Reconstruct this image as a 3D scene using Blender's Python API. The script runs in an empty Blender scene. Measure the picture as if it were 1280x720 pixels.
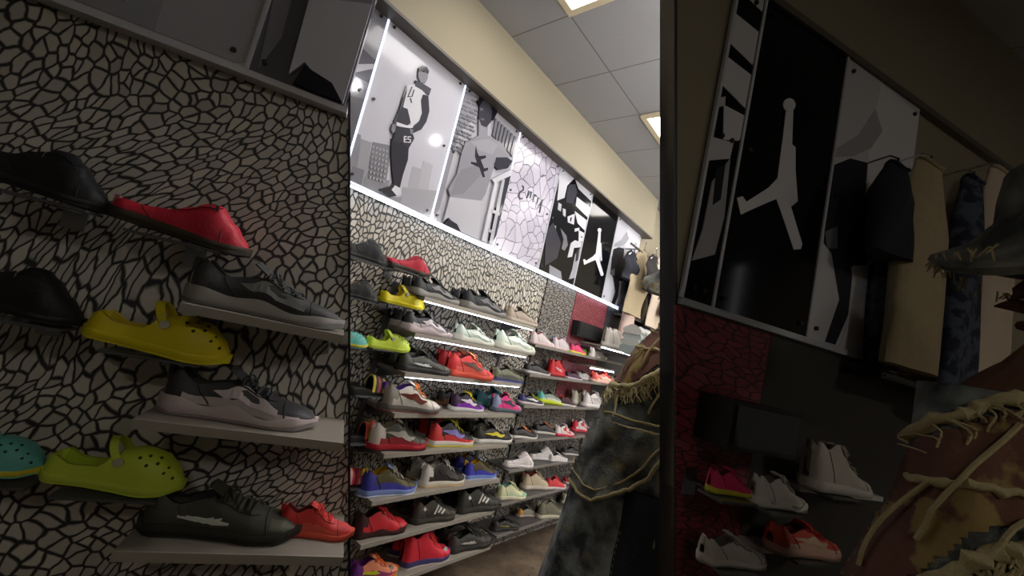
import bpy, math, random
from mathutils import Vector, Matrix
from mathutils.bvhtree import BVHTree
random.seed(7)
SC = bpy.context.scene
COL = SC.collection
PI = math.pi
# ------------------------------------------------------------------ camera geometry
FPX = 521.0
EYE = 1.28
def vn(a):
    return Vector(a).normalized()
UPc = vn((1036, -4441, 521))
Hc = Vector((424, 160, 521)); Hc = (Hc - UPc * Hc.dot(UPc)).normalized()
Nc = UPc.cross(Hc)
def ray(x, y):                      # direction of the sight line, world axes (X along the shoe wall, Y into it, Z up)
    r = Vector((x - 640, y - 360, FPX)) / FPX
    return Vector((r.dot(Hc), r.dot(Nc), r.dot(UPc)))
def topix(p):
    q = Vector((p[0], p[1], p[2] - EYE))
    c = Hc * q.x + Nc * q.y + UPc * q.z
    return 640 + FPX * c.x / c.z, 360 + FPX * c.y / c.z
KF = 1280 / 404
def FL(x, y):
    return 640 + KF * (x - 640), 360 + KF * (y - 360)

class Frame:                        # a vertical display wall: direction along it, direction into it, distance of its face
    def __init__(s, hx, hy, D):
        s.h = Vector((hx, hy, 0)).normalized(); s.n = Vector((-s.h.y, s.h.x, 0)); s.D = D
        s.ang = math.atan2(s.h.y, s.h.x)
    def M(s):                       # local frame: x along, y into wall (0 = face), z up from the floor
        m = Matrix.Rotation(s.ang, 4, 'Z'); m.translation = s.n * s.D
        return m
    def pt(s, px, py, off=0.0):     # local coordinates of the wall-parallel plane 'off' in front of the face
        r = ray(px, py); t = (s.D - off) / r.dot(s.n); q = r * t
        return Vector((q.dot(s.h), -off, q.z + EYE))
    def atx(s, px, y, z):           # local x such that (x, y, z) shows at image column px
        lo, hi = -3.0, 9.0
        M = s.M()
        for _ in range(50):
            m = (lo + hi) / 2
            p = M @ Vector((m, y, z)); q = Vector((p.x, p.y, p.z - EYE))
            c = Hc * q.x + Nc * q.y + UPc * q.z
            v = -1e9 if c.z <= .01 else 640 + FPX * c.x / c.z
            if c.z <= .01 and m > 3: v = 1e9
            if v < px: lo = m
            else: hi = m
        return (lo + hi) / 2
MID = Frame(1, 0, 1.6)
LEFT = Frame(.8763, -.4817, 1.15)
RIGHT = Frame(.8763, -.4817, .75)

# ------------------------------------------------------------------ materials
def lin(c):
    return tuple(((v / 255) / 12.92 if v / 255 <= .04045 else ((v / 255 + .055) / 1.055) ** 2.4) for v in c[:3]) + (1,)
_m = {}
def mat(col, rough=.6, metal=0, bump=0, bscale=60, var=.0, coat=0, emit=0, key=None, spec=None):
    k = (tuple(col), rough, metal, bump, bscale, var, coat, emit, spec)
    if k in _m: return _m[k]
    m = bpy.data.materials.new('material'); m.use_nodes = True
    nt = m.node_tree; b = nt.nodes['Principled BSDF']
    b.inputs['Roughness'].default_value = rough; b.inputs['Metallic'].default_value = metal
    if spec is not None: b.inputs['Specular IOR Level'].default_value = spec
    b.inputs['Base Color'].default_value = lin(col)
    if coat: b.inputs['Coat Weight'].default_value = coat; b.inputs['Coat Roughness'].default_value = .03
    if emit:
        b.inputs['Emission Color'].default_value = lin(col); b.inputs['Emission Strength'].default_value = emit
    if bump or var:
        tc = nt.nodes.new('ShaderNodeTexCoord'); n = nt.nodes.new('ShaderNodeTexNoise')
        n.inputs['Scale'].default_value = bscale; n.inputs['Detail'].default_value = 4
        nt.links.new(tc.outputs['Object'], n.inputs['Vector'])
        if bump:
            bp = nt.nodes.new('ShaderNodeBump'); bp.inputs['Strength'].default_value = bump; bp.inputs['Distance'].default_value = .004
            nt.links.new(n.outputs['Fac'], bp.inputs['Height']); nt.links.new(bp.outputs['Normal'], b.inputs['Normal'])
        if var:
            r = nt.nodes.new('ShaderNodeMapRange'); r.inputs['To Min'].default_value = 1 - var; r.inputs['To Max'].default_value = 1 + var
            nt.links.new(n.outputs['Fac'], r.inputs['Value'])
            mx = nt.nodes.new('ShaderNodeMix'); mx.data_type = 'RGBA'; mx.blend_type = 'MULTIPLY'; mx.inputs[0].default_value = 1
            mx.inputs[6].default_value = lin(col); nt.links.new(r.outputs[0], mx.inputs[7])
            nt.links.new(mx.outputs[2], b.inputs['Base Color'])
    _m[k] = m
    return m
def N(nt, t, **kw):
    n = nt.nodes.new(t)
    for a, v in kw.items(): setattr(n, a, v)
    return n
def crackle(light, dark, scale=22, edge=.10, rot=.6, stretch=.5, tint2=None, rough=.5, soft=.05, lay='XZ'):
    m = bpy.data.materials.new('crackle_wallpaper'); m.use_nodes = True; nt = m.node_tree; L = nt.links
    b = nt.nodes['Principled BSDF']; b.inputs['Roughness'].default_value = rough
    tc = N(nt, 'ShaderNodeTexCoord')
    w = N(nt, 'ShaderNodeTexNoise'); w.inputs['Scale'].default_value = 1.7; w.inputs['Detail'].default_value = 1
    L.new(tc.outputs['Object'], w.inputs['Vector'])
    sub = N(nt, 'ShaderNodeVectorMath', operation='SUBTRACT'); sub.inputs[1].default_value = (.5, .5, .5); L.new(w.outputs['Color'], sub.inputs[0])
    sc = N(nt, 'ShaderNodeVectorMath', operation='SCALE'); sc.inputs['Scale'].default_value = .38; L.new(sub.outputs[0], sc.inputs[0])
    ad = N(nt, 'ShaderNodeVectorMath', operation='ADD'); L.new(tc.outputs['Object'], ad.inputs[0]); L.new(sc.outputs[0], ad.inputs[1])
    w2 = N(nt, 'ShaderNodeTexNoise'); w2.inputs['Scale'].default_value = 14; L.new(tc.outputs['Object'], w2.inputs['Vector'])
    sub2 = N(nt, 'ShaderNodeVectorMath', operation='SUBTRACT'); sub2.inputs[1].default_value = (.5, .5, .5); L.new(w2.outputs['Color'], sub2.inputs[0])
    sc2 = N(nt, 'ShaderNodeVectorMath', operation='SCALE'); sc2.inputs['Scale'].default_value = .035; L.new(sub2.outputs[0], sc2.inputs[0])
    ad2 = N(nt, 'ShaderNodeVectorMath', operation='ADD'); L.new(ad.outputs[0], ad2.inputs[0]); L.new(sc2.outputs[0], ad2.inputs[1])
    sep = N(nt, 'ShaderNodeSeparateXYZ'); L.new(ad2.outputs[0], sep.inputs[0])
    cmb = N(nt, 'ShaderNodeCombineXYZ'); L.new(sep.outputs['X'], cmb.inputs['X']); L.new(sep.outputs['Z'], cmb.inputs['Y'])
    mp = N(nt, 'ShaderNodeMapping', vector_type='TEXTURE'); mp.inputs['Rotation'].default_value = (0, 0, rot); mp.inputs['Scale'].default_value = (1, stretch, 1)
    L.new(cmb.outputs[0], mp.inputs['Vector'])
    v = N(nt, 'ShaderNodeTexVoronoi', feature='DISTANCE_TO_EDGE', voronoi_dimensions='2D'); v.inputs['Scale'].default_value = scale; v.inputs['Randomness'].default_value = .9
    L.new(mp.outputs[0], v.inputs['Vector'])
    r = N(nt, 'ShaderNodeMapRange'); r.inputs['From Min'].default_value = edge - soft; r.inputs['From Max'].default_value = edge + soft; L.new(v.outputs['Distance'], r.inputs['Value'])
    # loose long cracks cut through the cells
    vc = N(nt, 'ShaderNodeTexVoronoi', feature='F1', voronoi_dimensions='2D'); vc.inputs['Scale'].default_value = scale; vc.inputs['Randomness'].default_value = .9
    L.new(mp.outputs[0], vc.inputs['Vector'])
    s2 = N(nt, 'ShaderNodeSeparateColor'); L.new(vc.outputs['Color'], s2.inputs[0])
    m2 = N(nt, 'ShaderNodeMix', data_type='RGBA'); m2.inputs[6].default_value = lin(light); m2.inputs[7].default_value = lin(tint2 or light)
    L.new(s2.outputs[0], m2.inputs[0])
    mx = N(nt, 'ShaderNodeMix', data_type='RGBA'); mx.inputs[6].default_value = lin(dark); L.new(m2.outputs[2], mx.inputs[7]); L.new(r.outputs[0], mx.inputs[0])
    L.new(mx.outputs[2], b.inputs['Base Color'])
    return m
def mix_noise(c1, c2, scale, lo=.42, hi=.58, rough=.8, bump=.3, bscale=90, c3=None, s3=20, fine=0):
    m = bpy.data.materials.new('mottled'); m.use_nodes = True; nt = m.node_tree; L = nt.links
    b = nt.nodes['Principled BSDF']; b.inputs['Roughness'].default_value = rough
    tc = N(nt, 'ShaderNodeTexCoord'); n = N(nt, 'ShaderNodeTexNoise'); n.inputs['Scale'].default_value = scale; n.inputs['Detail'].default_value = 5
    L.new(tc.outputs['Object'], n.inputs['Vector'])
    r = N(nt, 'ShaderNodeMapRange'); r.inputs['From Min'].default_value = lo; r.inputs['From Max'].default_value = hi; L.new(n.outputs['Fac'], r.inputs['Value'])
    mx = N(nt, 'ShaderNodeMix', data_type='RGBA'); mx.inputs[6].default_value = lin(c1); mx.inputs[7].default_value = lin(c2); L.new(r.outputs[0], mx.inputs[0])
    out = mx.outputs[2]
    if c3:
        n3 = N(nt, 'ShaderNodeTexNoise'); n3.inputs['Scale'].default_value = s3; n3.inputs['Detail'].default_value = 6; L.new(tc.outputs['Object'], n3.inputs['Vector'])
        r3 = N(nt, 'ShaderNodeMapRange'); r3.inputs['From Min'].default_value = .58; r3.inputs['From Max'].default_value = .82; L.new(n3.outputs['Fac'], r3.inputs['Value'])
        m3 = N(nt, 'ShaderNodeMix', data_type='RGBA'); L.new(out, m3.inputs[6]); m3.inputs[7].default_value = lin(c3); L.new(r3.outputs[0], m3.inputs[0]); out = m3.outputs[2]
    L.new(out, b.inputs['Base Color'])
    nb = N(nt, 'ShaderNodeTexNoise'); nb.inputs['Scale'].default_value = bscale; L.new(tc.outputs['Object'], nb.inputs['Vector'])
    bp = N(nt, 'ShaderNodeBump'); bp.inputs['Strength'].default_value = bump; bp.inputs['Distance'].default_value = .006
    L.new(nb.outputs['Fac'], bp.inputs['Height']); L.new(bp.outputs['Normal'], b.inputs['Normal'])
    return m
BLK = (22, 22, 24); WHT = (225, 222, 215)

# ------------------------------------------------------------------ mesh helpers
class MB:
    def __init__(s): s.v = []; s.f = []; s.m = []
    def add(s, vs, fs, mi=0):
        o = len(s.v); s.v += [tuple(p) for p in vs]
        for k, f in enumerate(fs):
            s.f.append([i + o for i in f]); s.m.append(mi[k] if isinstance(mi, list) else mi)
        return s
    def box(s, a, b, mi=0, M=None, ch=0.0):
        x0, y0, z0 = a; x1, y1, z1 = b
        vs = [Vector(p) for p in ((x0, y0, z0), (x1, y0, z0), (x1, y1, z0), (x0, y1, z0), (x0, y0, z1), (x1, y0, z1), (x1, y1, z1), (x0, y1, z1))]
        if M: vs = [M @ p for p in vs]
        return s.add(vs, [(0, 3, 2, 1), (4, 5, 6, 7), (0, 1, 5, 4), (1, 2, 6, 5), (2, 3, 7, 6), (3, 0, 4, 7)], mi)
    def tube(s, pts, r, mi=0, n=8, flat=1.0):
        pts = [Vector(p) for p in pts]; rings = []
        rs = r if isinstance(r, (list, tuple)) else [r] * len(pts)
        for i, p in enumerate(pts):
            d = (pts[min(i + 1, len(pts) - 1)] - pts[max(i - 1, 0)])
            d = d.normalized() if d.length > 1e-9 else Vector((0, 0, 1))
            a = d.cross(Vector((0, 0, 1)));
            if a.length < .05: a = d.cross(Vector((0, 1, 0)))
            a.normalize(); b = d.cross(a)
            rings.append([p + (a * math.cos(t) + b * math.sin(t) * flat) * rs[i] for t in [2 * PI * k / n for k in range(n)]])
        return s.loft(rings, mi, closed=True, caps=True)
    def loft(s, rings, mi=0, closed=True, caps=True):
        n = len(rings[0]); vs = [p for r in rings for p in r]; fs = []; ms = []
        for i in range(len(rings) - 1):
            for k in range(n if closed else n - 1):
                j = (k + 1) % n
                fs.append((i * n + k, i * n + j, (i + 1) * n + j, (i + 1) * n + k))
                ms.append(mi(i, k) if callable(mi) else mi)
        if caps:
            fs.append(tuple(range(n))[::-1]); fs.append(tuple(range((len(rings) - 1) * n, len(rings) * n)))
            ms += [mi(0, 0) if callable(mi) else mi, mi(len(rings) - 2, 0) if callable(mi) else mi]
        return s.add(vs, fs, ms)
    def poly(s, pts, t, mi=0):      # prism of a polygon; pts 3-D, t = thickness vector
        n = len(pts); t = Vector(t); vs = [Vector(p) for p in pts] + [Vector(p) + t for p in pts]
        fs = [tuple(range(n)), tuple(range(n, 2 * n))[::-1]] + [(i, i + n, (i + 1) % n + n, (i + 1) % n) for i in range(n)]
        return s.add(vs, fs, mi)
    def build(s, name, mats, parent=None, smooth=False, label=None):
        me = bpy.data.meshes.new(name); me.from_pydata(s.v, [], s.f)
        if not isinstance(mats, (list, tuple)): mats = [mats]
        for m in mats: me.materials.append(m)
        me.polygons.foreach_set('material_index', [min(i, len(mats) - 1) for i in s.m])
        me.polygons.foreach_set('use_smooth', [smooth] * len(s.f))
        me.update()
        import bmesh
        bm = bmesh.new(); bm.from_mesh(me); bmesh.ops.recalc_face_normals(bm, faces=bm.faces); bm.to_mesh(me); bm.free()
        if smooth:
            try: me.set_sharp_from_angle(angle=math.radians(50))
            except Exception: pass
        o = bpy.data.objects.new(name, me); COL.objects.link(o)
        if parent: o.parent = parent
        if label: o['label'] = label
        return o
def thing(name, label, cat, M=None, group=None):
    o = bpy.data.objects.new(name, None); COL.objects.link(o); o.empty_display_size = .05
    if M is not None: o.matrix_world = M
    o['label'] = label; o['category'] = cat
    if group: o['group'] = group
    return o
def tag(o, label, cat, group=None):
    o['label'] = label; o['category'] = cat
    if group: o['group'] = group
    return o
def struct(o):
    o['kind'] = 'structure'; return o
def setM(o, M):
    o.matrix_world = M; return o

# ------------------------------------------------------------------ footwear
def interp(tab, x):
    if x <= tab[0][0]: return tab[0][1]
    for (a, va), (b, vb) in zip(tab, tab[1:]):
        if x <= b:
            t = (x - a) / (b - a); t = t * t * (3 - 2 * t); return va + (vb - va) * t
    return tab[-1][1]
STY = {
 'run':  dict(top=[(0, .27), (.05, .31), (.2, .22), (.36, .25), (.46, .29), (.6, .225), (.75, .175), (.88, .15), (.96, .115), (1, .07)], heel=.11, fore=.07, tongue=.07),
 'low':  dict(top=[(0, .25), (.05, .28), (.2, .20), (.36, .25), (.46, .28), (.6, .215), (.75, .165), (.88, .14), (.96, .105), (1, .07)], heel=.085, fore=.065, tongue=.06),
 'mid':  dict(top=[(0, .35), (.05, .385), (.2, .30), (.34, .37), (.46, .39), (.6, .27), (.75, .19), (.88, .16), (.96, .12), (1, .08)], heel=.10, fore=.075, tongue=.045),
 'high': dict(top=[(0, .46), (.05, .50), (.2, .43), (.33, .50), (.46, .47), (.58, .31), (.72, .21), (.88, .17), (.96, .125), (1, .08)], heel=.11, fore=.08, tongue=.03),
 'slipb': dict(top=[(0, .20), (.05, .24), (.2, .27), (.36, .36), (.48, .46), (.58, .47), (.68, .40), (.82, .27), (.93, .17), (1, .09)], heel=.09, fore=.07, tongue=0),
 'slip': dict(top=[(0, .15), (.05, .17), (.2, .17), (.36, .20), (.48, .28), (.6, .37), (.68, .38), (.82, .27), (.93, .17), (1, .09)], heel=.09, fore=.07, tongue=0),
}
def halfw(x):
    b = interp([(0, .135), (.3, .118), (.5, .14), (.72, .178), (.85, .165), (1, .12)], x)
    if x < .12: b *= math.sqrt(max(.02, 1 - (1 - x / .12) ** 2))
    if x > .84: b *= math.sqrt(max(.01, 1 - ((x - .84) / .16) ** 2))
    return b * .92
def spring(x):
    return .045 * max(0, (x - .72) / .28) ** 2 + .01 * max(0, (.1 - x) / .1) ** 2
OPEN0, OPEN1 = .05, .42
def smooth(a, b, x):
    t = min(1, max(0, (x - a) / (b - a))); return t * t * (3 - 2 * t)
def shoe(fr, x0, x1, y0, z, style, up, sole, label, yaw=8, toe=None, heel=None, mud=None, lining=None, out=None, lace=None,
         tongue=None, logo=None, lcol=WHT, off=None, group=None, rough=.55, tag_col=None, L=None, detail=True, name='sneaker',
         cat='shoe', wave=0, flat=None, charm=None, roll=0):
    """shoe on wall frame fr: heel shows at column x0, toe at column x1, y0 = local y of its middle line, z = height of its support"""
    yw = math.radians(yaw)
    hx = fr.atx(x0, y0, z)
    if L is None:
        lo, hi = .08, .6
        Mf = fr.M()
        for _ in range(40):
            m = (lo + hi) / 2; p = Mf @ Vector((hx + m * math.cos(yw), y0 - m * math.sin(yw), z))
            if topix(p)[0] < x1: lo = m
            else: hi = m
        L = (lo + hi) / 2
        L = max(.16, min(.34, L))
    Mw = fr.M() @ Matrix.Translation((hx, y0, z)) @ Matrix.Rotation(-yw, 4, 'Z') @ Matrix.Rotation(math.radians(roll), 4, 'Y') @ Matrix.Scale(L, 4)
    if group is None: group = 'shoes on the angled walls' if fr is not MID else ('shoes of the second bay' if 'bay' in label else ('shoes on the grey shelves' if 'shelf' in label else 'pegged shoes left of the grey shelves'))
    root = thing(name, label, cat, Matrix.LocRotScale(Mw.to_translation(), Mw.to_quaternion(), (1, 1, 1)), group)
    S = Matrix.Scale(L, 4)
    if style == 'clog': return clog(root, L, up, sole, lining or up, charm)
    if style == 'slide': return slide(root, L, up, sole, mud or up, toe or up)
    P = STY[style]
    top = lambda x: interp(P['top'], x)
    sh = lambda x: interp([(0, P['heel']), (.4, P['heel'] * .95), (.8, P['fore']), (1, P['fore'] * .9)], x) + spring(x)
    def pt(x, u, d=0.0):
        w = halfw(x); s = sh(x) - .012; t = top(x); bl = smooth(.36, .52, x) if x > .2 else 0
        if x < .04: bl = 0
        th = u * PI / 2
        yv = w * (max(0, math.cos(th)) ** .75) * (1 + .04 * math.sin(2 * th)); zv = s + (t - s) * math.sin(th) ** .9
        yo = w * (1 + .05 * math.sin(u * PI)) * (1 - .32 * u * u); zo = s + (t - s) * u
        y = yo + (yv - yo) * bl + d; zz = zo + (zv - zo) * bl + (d * .6 if u > .6 else 0)
        return y, zz
    xs = [.004, .015, .035, .06, .09, .13, .17, .21, .25, .29, .33, .37, .405, .43, .47, .51, .55, .6, .65, .7, .75, .8, .85, .89, .925, .955, .978, .993]
    rings = []
    for x in xs:
        r = []
        op = OPEN0 < x < OPEN1
        for k in range(6): r.append(pt(x, k / 5 if op else k / 8))
        if op:
            y5, z5 = r[5]; r.append((max(.01, y5 - .03), z5 - .004)); r.append((max(.006, y5 - .045), sh(x) + .06)); r.append((0, sh(x) + .04))
        else:
            for k in (6, 7, 8): r.append(pt(x, k / 8))
            r[8] = (0, r[8][1])
        full = [(-a, b) for a, b in r] + [(a, b) for a, b in r[-2::-1]]
        rings.append([S @ Vector((x, a, b)) for a, b in full])
    def mi(i, k):
        x = (xs[i] + xs[i + 1]) / 2; kk = k if k < 8 else 15 - k
        if OPEN0 < x < OPEN1 + .02 and kk >= 5: return 4
        if kk <= 1 and .12 < x: return 3 if x < .9 else 1
        if x > .80 and kk < 6: return 1
        if x < .20: return 2
        return 0
    mm = lambda c, b=.25: mat(c, rough, bump=b, bscale=140, var=.08)
    mats = [mm(up), mm(toe or up), mm(heel or up), mm(mud or up), mm(lining or tuple(int(v * .5) for v in up))]
    MB().loft(rings, mi, closed=False, caps=False).add([], []).build('upper', mats, root, True)
    # sole
    xo = [(-.02 + 1.035 * k / 26) for k in range(27)]
    srings = []; orings = []
    for x in xo:
        xc = min(.995, max(.003, x)); w = halfw(xc) * 1.09 + .002; h = sh(xc); z0 = spring(xc) + .004
        if wave: h += wave * math.sin(xc * 17)
        c = [(-w * .86, z0), (-w * 1.0, z0 + .25 * (h - z0)), (-w * 1.05, z0 + .6 * (h - z0)), (-w * .98, h), (w * .98, h), (w * 1.05, z0 + .6 * (h - z0)), (w * 1.0, z0 + .25 * (h - z0)), (w * .86, z0)]
        srings.append([S @ Vector((x, a, b)) for a, b in c])
        z1 = max(0, z0 - .018)
        orings.append([S @ Vector((x, a, b)) for a, b in [(-w * .8, z1), (-w * 1.03, z1 + .006), (-w * 1.03, z0 + .02), (w * 1.03, z0 + .02), (w * 1.03, z1 + .006), (w * .8, z1)]])
    MB().loft(srings).build('midsole', mat(sole, .5, bump=.1), root, True)
    MB().loft(orings).build('outsole', mat(out or tuple(int(v * .7) for v in sole), .6), root, True)
    if P['tongue']:
        b = MB(); rr = []
        for k in range(6):
            t = k / 5; x = .50 - .14 * t; zt = top(.48) - .02 + (P['tongue'] + .02) * t; w = .085 - .02 * abs(t - .5)
            rr.append([S @ Vector((x + dx, a, zt + dz)) for a, dx, dz in [(-w, 0, -.01), (-w * .5, .006, .012), (0, .01, .018), (w * .5, .006, .012), (w, 0, -.01), (w * .5, -.02, -.012), (0, -.02, -.004), (-w * .5, -.02, -.012)]])
        b.loft(rr).build('tongue', mat(tongue or up, .7, bump=.2), root, True)
    if detail and P['tongue']:
        b = MB()
        lc = lace or up
        for k in range(6):
            x = .455 + .042 * k; pts = []
            for j in range(9):
                u = .62 + .38 * (1 - abs(j - 4) / 4); sgn = -1 if j < 4 else 1
                yy, zz = pt(x, u, .006)
                if u >= .999: yy = 0
                pts.append(S @ Vector((x + .012 * (j - 4) / 4 * (1 if k % 2 else -1), sgn * abs(yy), zz + .012)))
            b.tube(pts, .0095 * L, n=5)
        for sg in (-1, 1):
            b.tube([S @ Vector((.47, 0, top(.47) + .02)), S @ Vector((.49, sg * .05, top(.48) + .03)), S @ Vector((.52, sg * .09, top(.5) - .01)), S @ Vector((.53, sg * .05, top(.53) + .01))], .008 * L, n=5)
        b.build('laces', mat(lc, .8), root, True)
    # marks on the sides
    def decal(b, upper, lower, d=.009):
        n = len(upper)
        for sg in (-1, 1):
            vs = []; fs = []
            for q in range(n):
                for (x, u), dd in ((upper[q], d), (lower[q], d), (lower[q], -.004), (upper[q], -.004)):
                    y, zz = pt(x, u, 0); vs.append(S @ Vector((x, sg * (y + dd), zz)))
            for q in range(n - 1):
                for j in range(4):
                    a = q * 4 + j; c = q * 4 + (j + 1) % 4
                    fs.append((a, c, c + 4, a + 4))
            fs.append((0, 1, 2, 3)); fs.append(((n - 1) * 4 + 3, (n - 1) * 4 + 2, (n - 1) * 4 + 1, (n - 1) * 4))
            b.add(vs, fs)
    def curve(pts, n=12):
        xs_ = [p[0] for p in pts]; out = []
        for q in range(n + 1):
            t = q / n * (len(pts) - 1); i = min(int(t), len(pts) - 2); f = t - i; out.append((pts[i][0] + (pts[i + 1][0] - pts[i][0]) * f, pts[i][1] + (pts[i + 1][1] - pts[i][1]) * f))
        return out
    if logo == 'swoosh':
        b = MB(); decal(b, curve([(.69, .62), (.665, .50), (.61, .42), (.55, .42), (.45, .52), (.34, .64), (.20, .80)]),
                        curve([(.69, .62), (.655, .36), (.60, .20), (.52, .18), (.40, .34), (.30, .54), (.20, .80)]))
        b.build('swoosh', mat(lcol, .4), root)
    elif logo == 'stripes':
        b = MB()
        for x in (.40, .475, .55): decal(b, [(x, .20), (x + .07, .55)], [(x + .03, .17), (x + .10, .50)])
        decal(b, [(.16, .75), (.2, .95), (.24, .70)], [(.16, .75), (.2, .62), (.24, .70)])
        b.build('stripe_mark', mat(lcol, .4), root)
    elif logo == 'wing':
        b = MB(); decal(b, curve([(.30, .7), (.42, .75), (.6, .62), (.74, .40)]), curve([(.30, .7), (.40, .35), (.55, .18), (.74, .20)]))
        b.build('side_panel', mat(lcol, .45), root)
    elif logo == 'window':
        b = MB(); decal(b, [(.60, .86), (.68, .80)], [(.62, .62), (.70, .56)]); b.build('side_window', mat(lcol, .6), root)
    elif logo == 'n':
        b = MB()
        for a, c in (((.38, .3), (.40, .75)), ((.40, .75), (.50, .3)), ((.50, .3), (.52, .75))):
            decal(b, [(a[0], a[1]), (c[0], c[1])], [(a[0] + .03, a[1]), (c[0] + .03, c[1])])
        b.build('side_mark', mat(lcol, .4), root)
    elif logo == 'flash':
        b = MB()
        for dx, du in ((0, 0), (.05, -.05), (.10, -.12)): decal(b, [(.22 + dx, .55 + du), (.36 + dx, .32 + du), (.44 + dx, .30 + du)], [(.22 + dx, .48 + du), (.34 + dx, .24 + du), (.44 + dx, .26 + du)])
        b.build('side_mark', mat(lcol, .4), root)
    if detail:
        b = MB()
        b.loft([[S @ Vector((x, a, zc)) for x, a in ((-.012, -.022), (-.022, 0), (-.012, .022), (.02, .022), (.02, -.022))] for zc in (top(0) - .06, top(0) + .035)])
        b.build('heel_tab', mat(tag_col or lining or up, .6), root)
    if detail:
        b = MB(); dk = tuple(int(v * .55) for v in (toe or up))
        for xa, xb_, n_ in ((.80, .76, 12),):
            b.tube([S @ Vector((xa - (xa - xb_) * math.sin(PI * j / n_), (-1 if j < n_ / 2 else 1) * (abs(pt(xa, min(1, 1 - abs(j - n_ / 2) / (n_ / 2)), .002)[0]) if j != n_ // 2 else 0), pt(xa, 1 - abs(j - n_ / 2) / (n_ / 2), .002)[1] + .003)) for j in range(n_ + 1)], .006 * L, n=5)
        for sg in (-1, 1):
            b.tube([S @ Vector((x, sg * pt(x, u, .003)[0], pt(x, u)[1] + .003)) for x, u in ((.40, .97), (.44, .72), (.50, .60), (.58, .58), (.66, .62), (.71, .78))], .005 * L, n=5)
            b.tube([S @ Vector((x, sg * pt(x, u, .003)[0], pt(x, u)[1])) for x, u in ((.20, .95), (.23, .6), (.27, .3), (.30, .05))], .005 * L, n=5)
        b.build('seam_piping', mat(dk, .7), root, True)
    if charm:
        b = MB(); y, zz = pt(.62, .8); b.loft([[S @ Vector((.80 + .035 * math.cos(a) * q, -halfw(.8) * .45 - .02 + .0 * a, top(.8) - .02 + .035 * math.sin(a) * q)) for a in [2 * PI * j / 12 for j in range(12)]] for q in (.9, 1.0)])
        b.tube([S @ Vector((.80, -halfw(.8) * .4, top(.8) - .03)), S @ Vector((.80, -halfw(.8) * .75, top(.8) - .01))], .04 * L, n=12)
        b.build('security_tag', mat(charm, .25, .6), root, True, 'shiny round tag clipped on the toe')
    return root

def clog(root, L, up, sole, inner, charm=None):
    S = Matrix.Scale(L, 4)
    top = lambda x: interp([(0, .18), (.06, .22), (.2, .16), (.36, .17), (.5, .31), (.62, .35), (.78, .32), (.9, .24), (.97, .16), (1, .10)], x)
    hw = lambda x: halfw(x) * 1.12
    xs = [.004, .02, .045, .08, .12, .17, .22, .27, .32, .37, .41, .45, .48, .52, .57, .62, .68, .74, .8, .85, .89, .93, .96, .98, .994]
    rings = []
    for x in xs:
        w = hw(x); s = spring(x); t = top(x); op = .05 < x < .46; r = []
        for k in range(7):
            u = k / 6 if op else k / 9
            th = u * PI / 2
            if op: r.append((w * (1 + .06 * math.sin(u * PI)) * (1 - .12 * u), s + (t - s) * u))
            else: r.append((w * math.cos(th) ** .6 * 1.03, s + (t - s) * math.sin(th) ** .75))
        if op:
            y6, z6 = r[6]; r += [(max(.01, y6 - .035), z6 - .002), (max(.006, y6 - .05), .09), (0, .08)]
        else:
            for k in (7, 8, 9):
                th = k / 9 * PI / 2; r.append((w * max(0, math.cos(th)) ** .6 * 1.03 if k < 9 else 0, s + (t - s) * math.sin(th) ** .75))
        full = [(-a, b) for a, b in r] + [(a, b) for a, b in r[-2::-1]]
        rings.append([S @ Vector((x, a, b)) for a, b in full])
    def mi(i, k):
        x = xs[i]; kk = k if k < 9 else 17 - k
        if .05 < x < .46 and kk >= 6: return 1
        return 0
    MB().loft(rings, mi, closed=False, caps=False).build('upper', [mat(up, .45), mat(inner, .6)], root, True)
    sr = []
    for k in range(25):
        x = -.015 + 1.03 * k / 24; xc = min(.995, max(.003, x)); w = hw(xc) * 1.06; z0 = spring(xc)
        sr.append([S @ Vector((x, a, b)) for a, b in [(-w * .85, z0), (-w, z0 + .02), (-w * 1.02, z0 + .06), (-w * .99, z0 + .075), (w * .99, z0 + .075), (w * 1.02, z0 + .06), (w, z0 + .02), (w * .85, z0)]])
    MB().loft(sr).build('sole', mat(sole, .5), root, True)
    # heel strap folded forward over the instep
    inn, outr = [], []
    rr = []
    for k in range(15):
        a = PI * k / 14; y = -math.cos(a) * hw(.5) * .98; zc = .24 + .16 * math.sin(a); x = .50 - .11 * math.sin(a)
        rr.append([S @ Vector((x - .03, y, zc)), S @ Vector((x + .03, y, zc + .01)), S @ Vector((x + .03, y * .9, zc - .012)), S @ Vector((x - .03, y * .9, zc - .02))])
    MB().loft(rr).build('heel_strap', mat(up, .45), root, True)
    b = MB()
    for sg in (-1, 1): b.tube([S @ Vector((.51, sg * hw(.5) * .9, .245)), S @ Vector((.51, sg * hw(.5) * 1.13, .245))], .034 * L, n=12)
    b.build('rivet', mat(charm or (210, 205, 190), .3, .3), root, True)
    b = MB()
    for (x, u) in ((.64, .62), (.71, .5), (.78, .62), (.85, .5), (.70, .78), (.78, .84), (.86, .75), (.92, .45)):
        for sg in (-1, 1):
            th = u * PI / 2; w = hw(x); s = spring(x); t = top(x)
            y = sg * (w * math.cos(th) ** .6 * 1.03); zz = s + (t - s) * math.sin(th) ** .75
            n = Vector((0, sg * math.cos(th), math.sin(th))).normalized()
            p = Vector((x, y, zz)); b.tube([S @ (p - n * .02), S @ (p + n * .002)], .014 * L, n=8)
    b.build('vent_hole', mat(tuple(int(v * .35) for v in up), .8), root)
    return root

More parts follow.
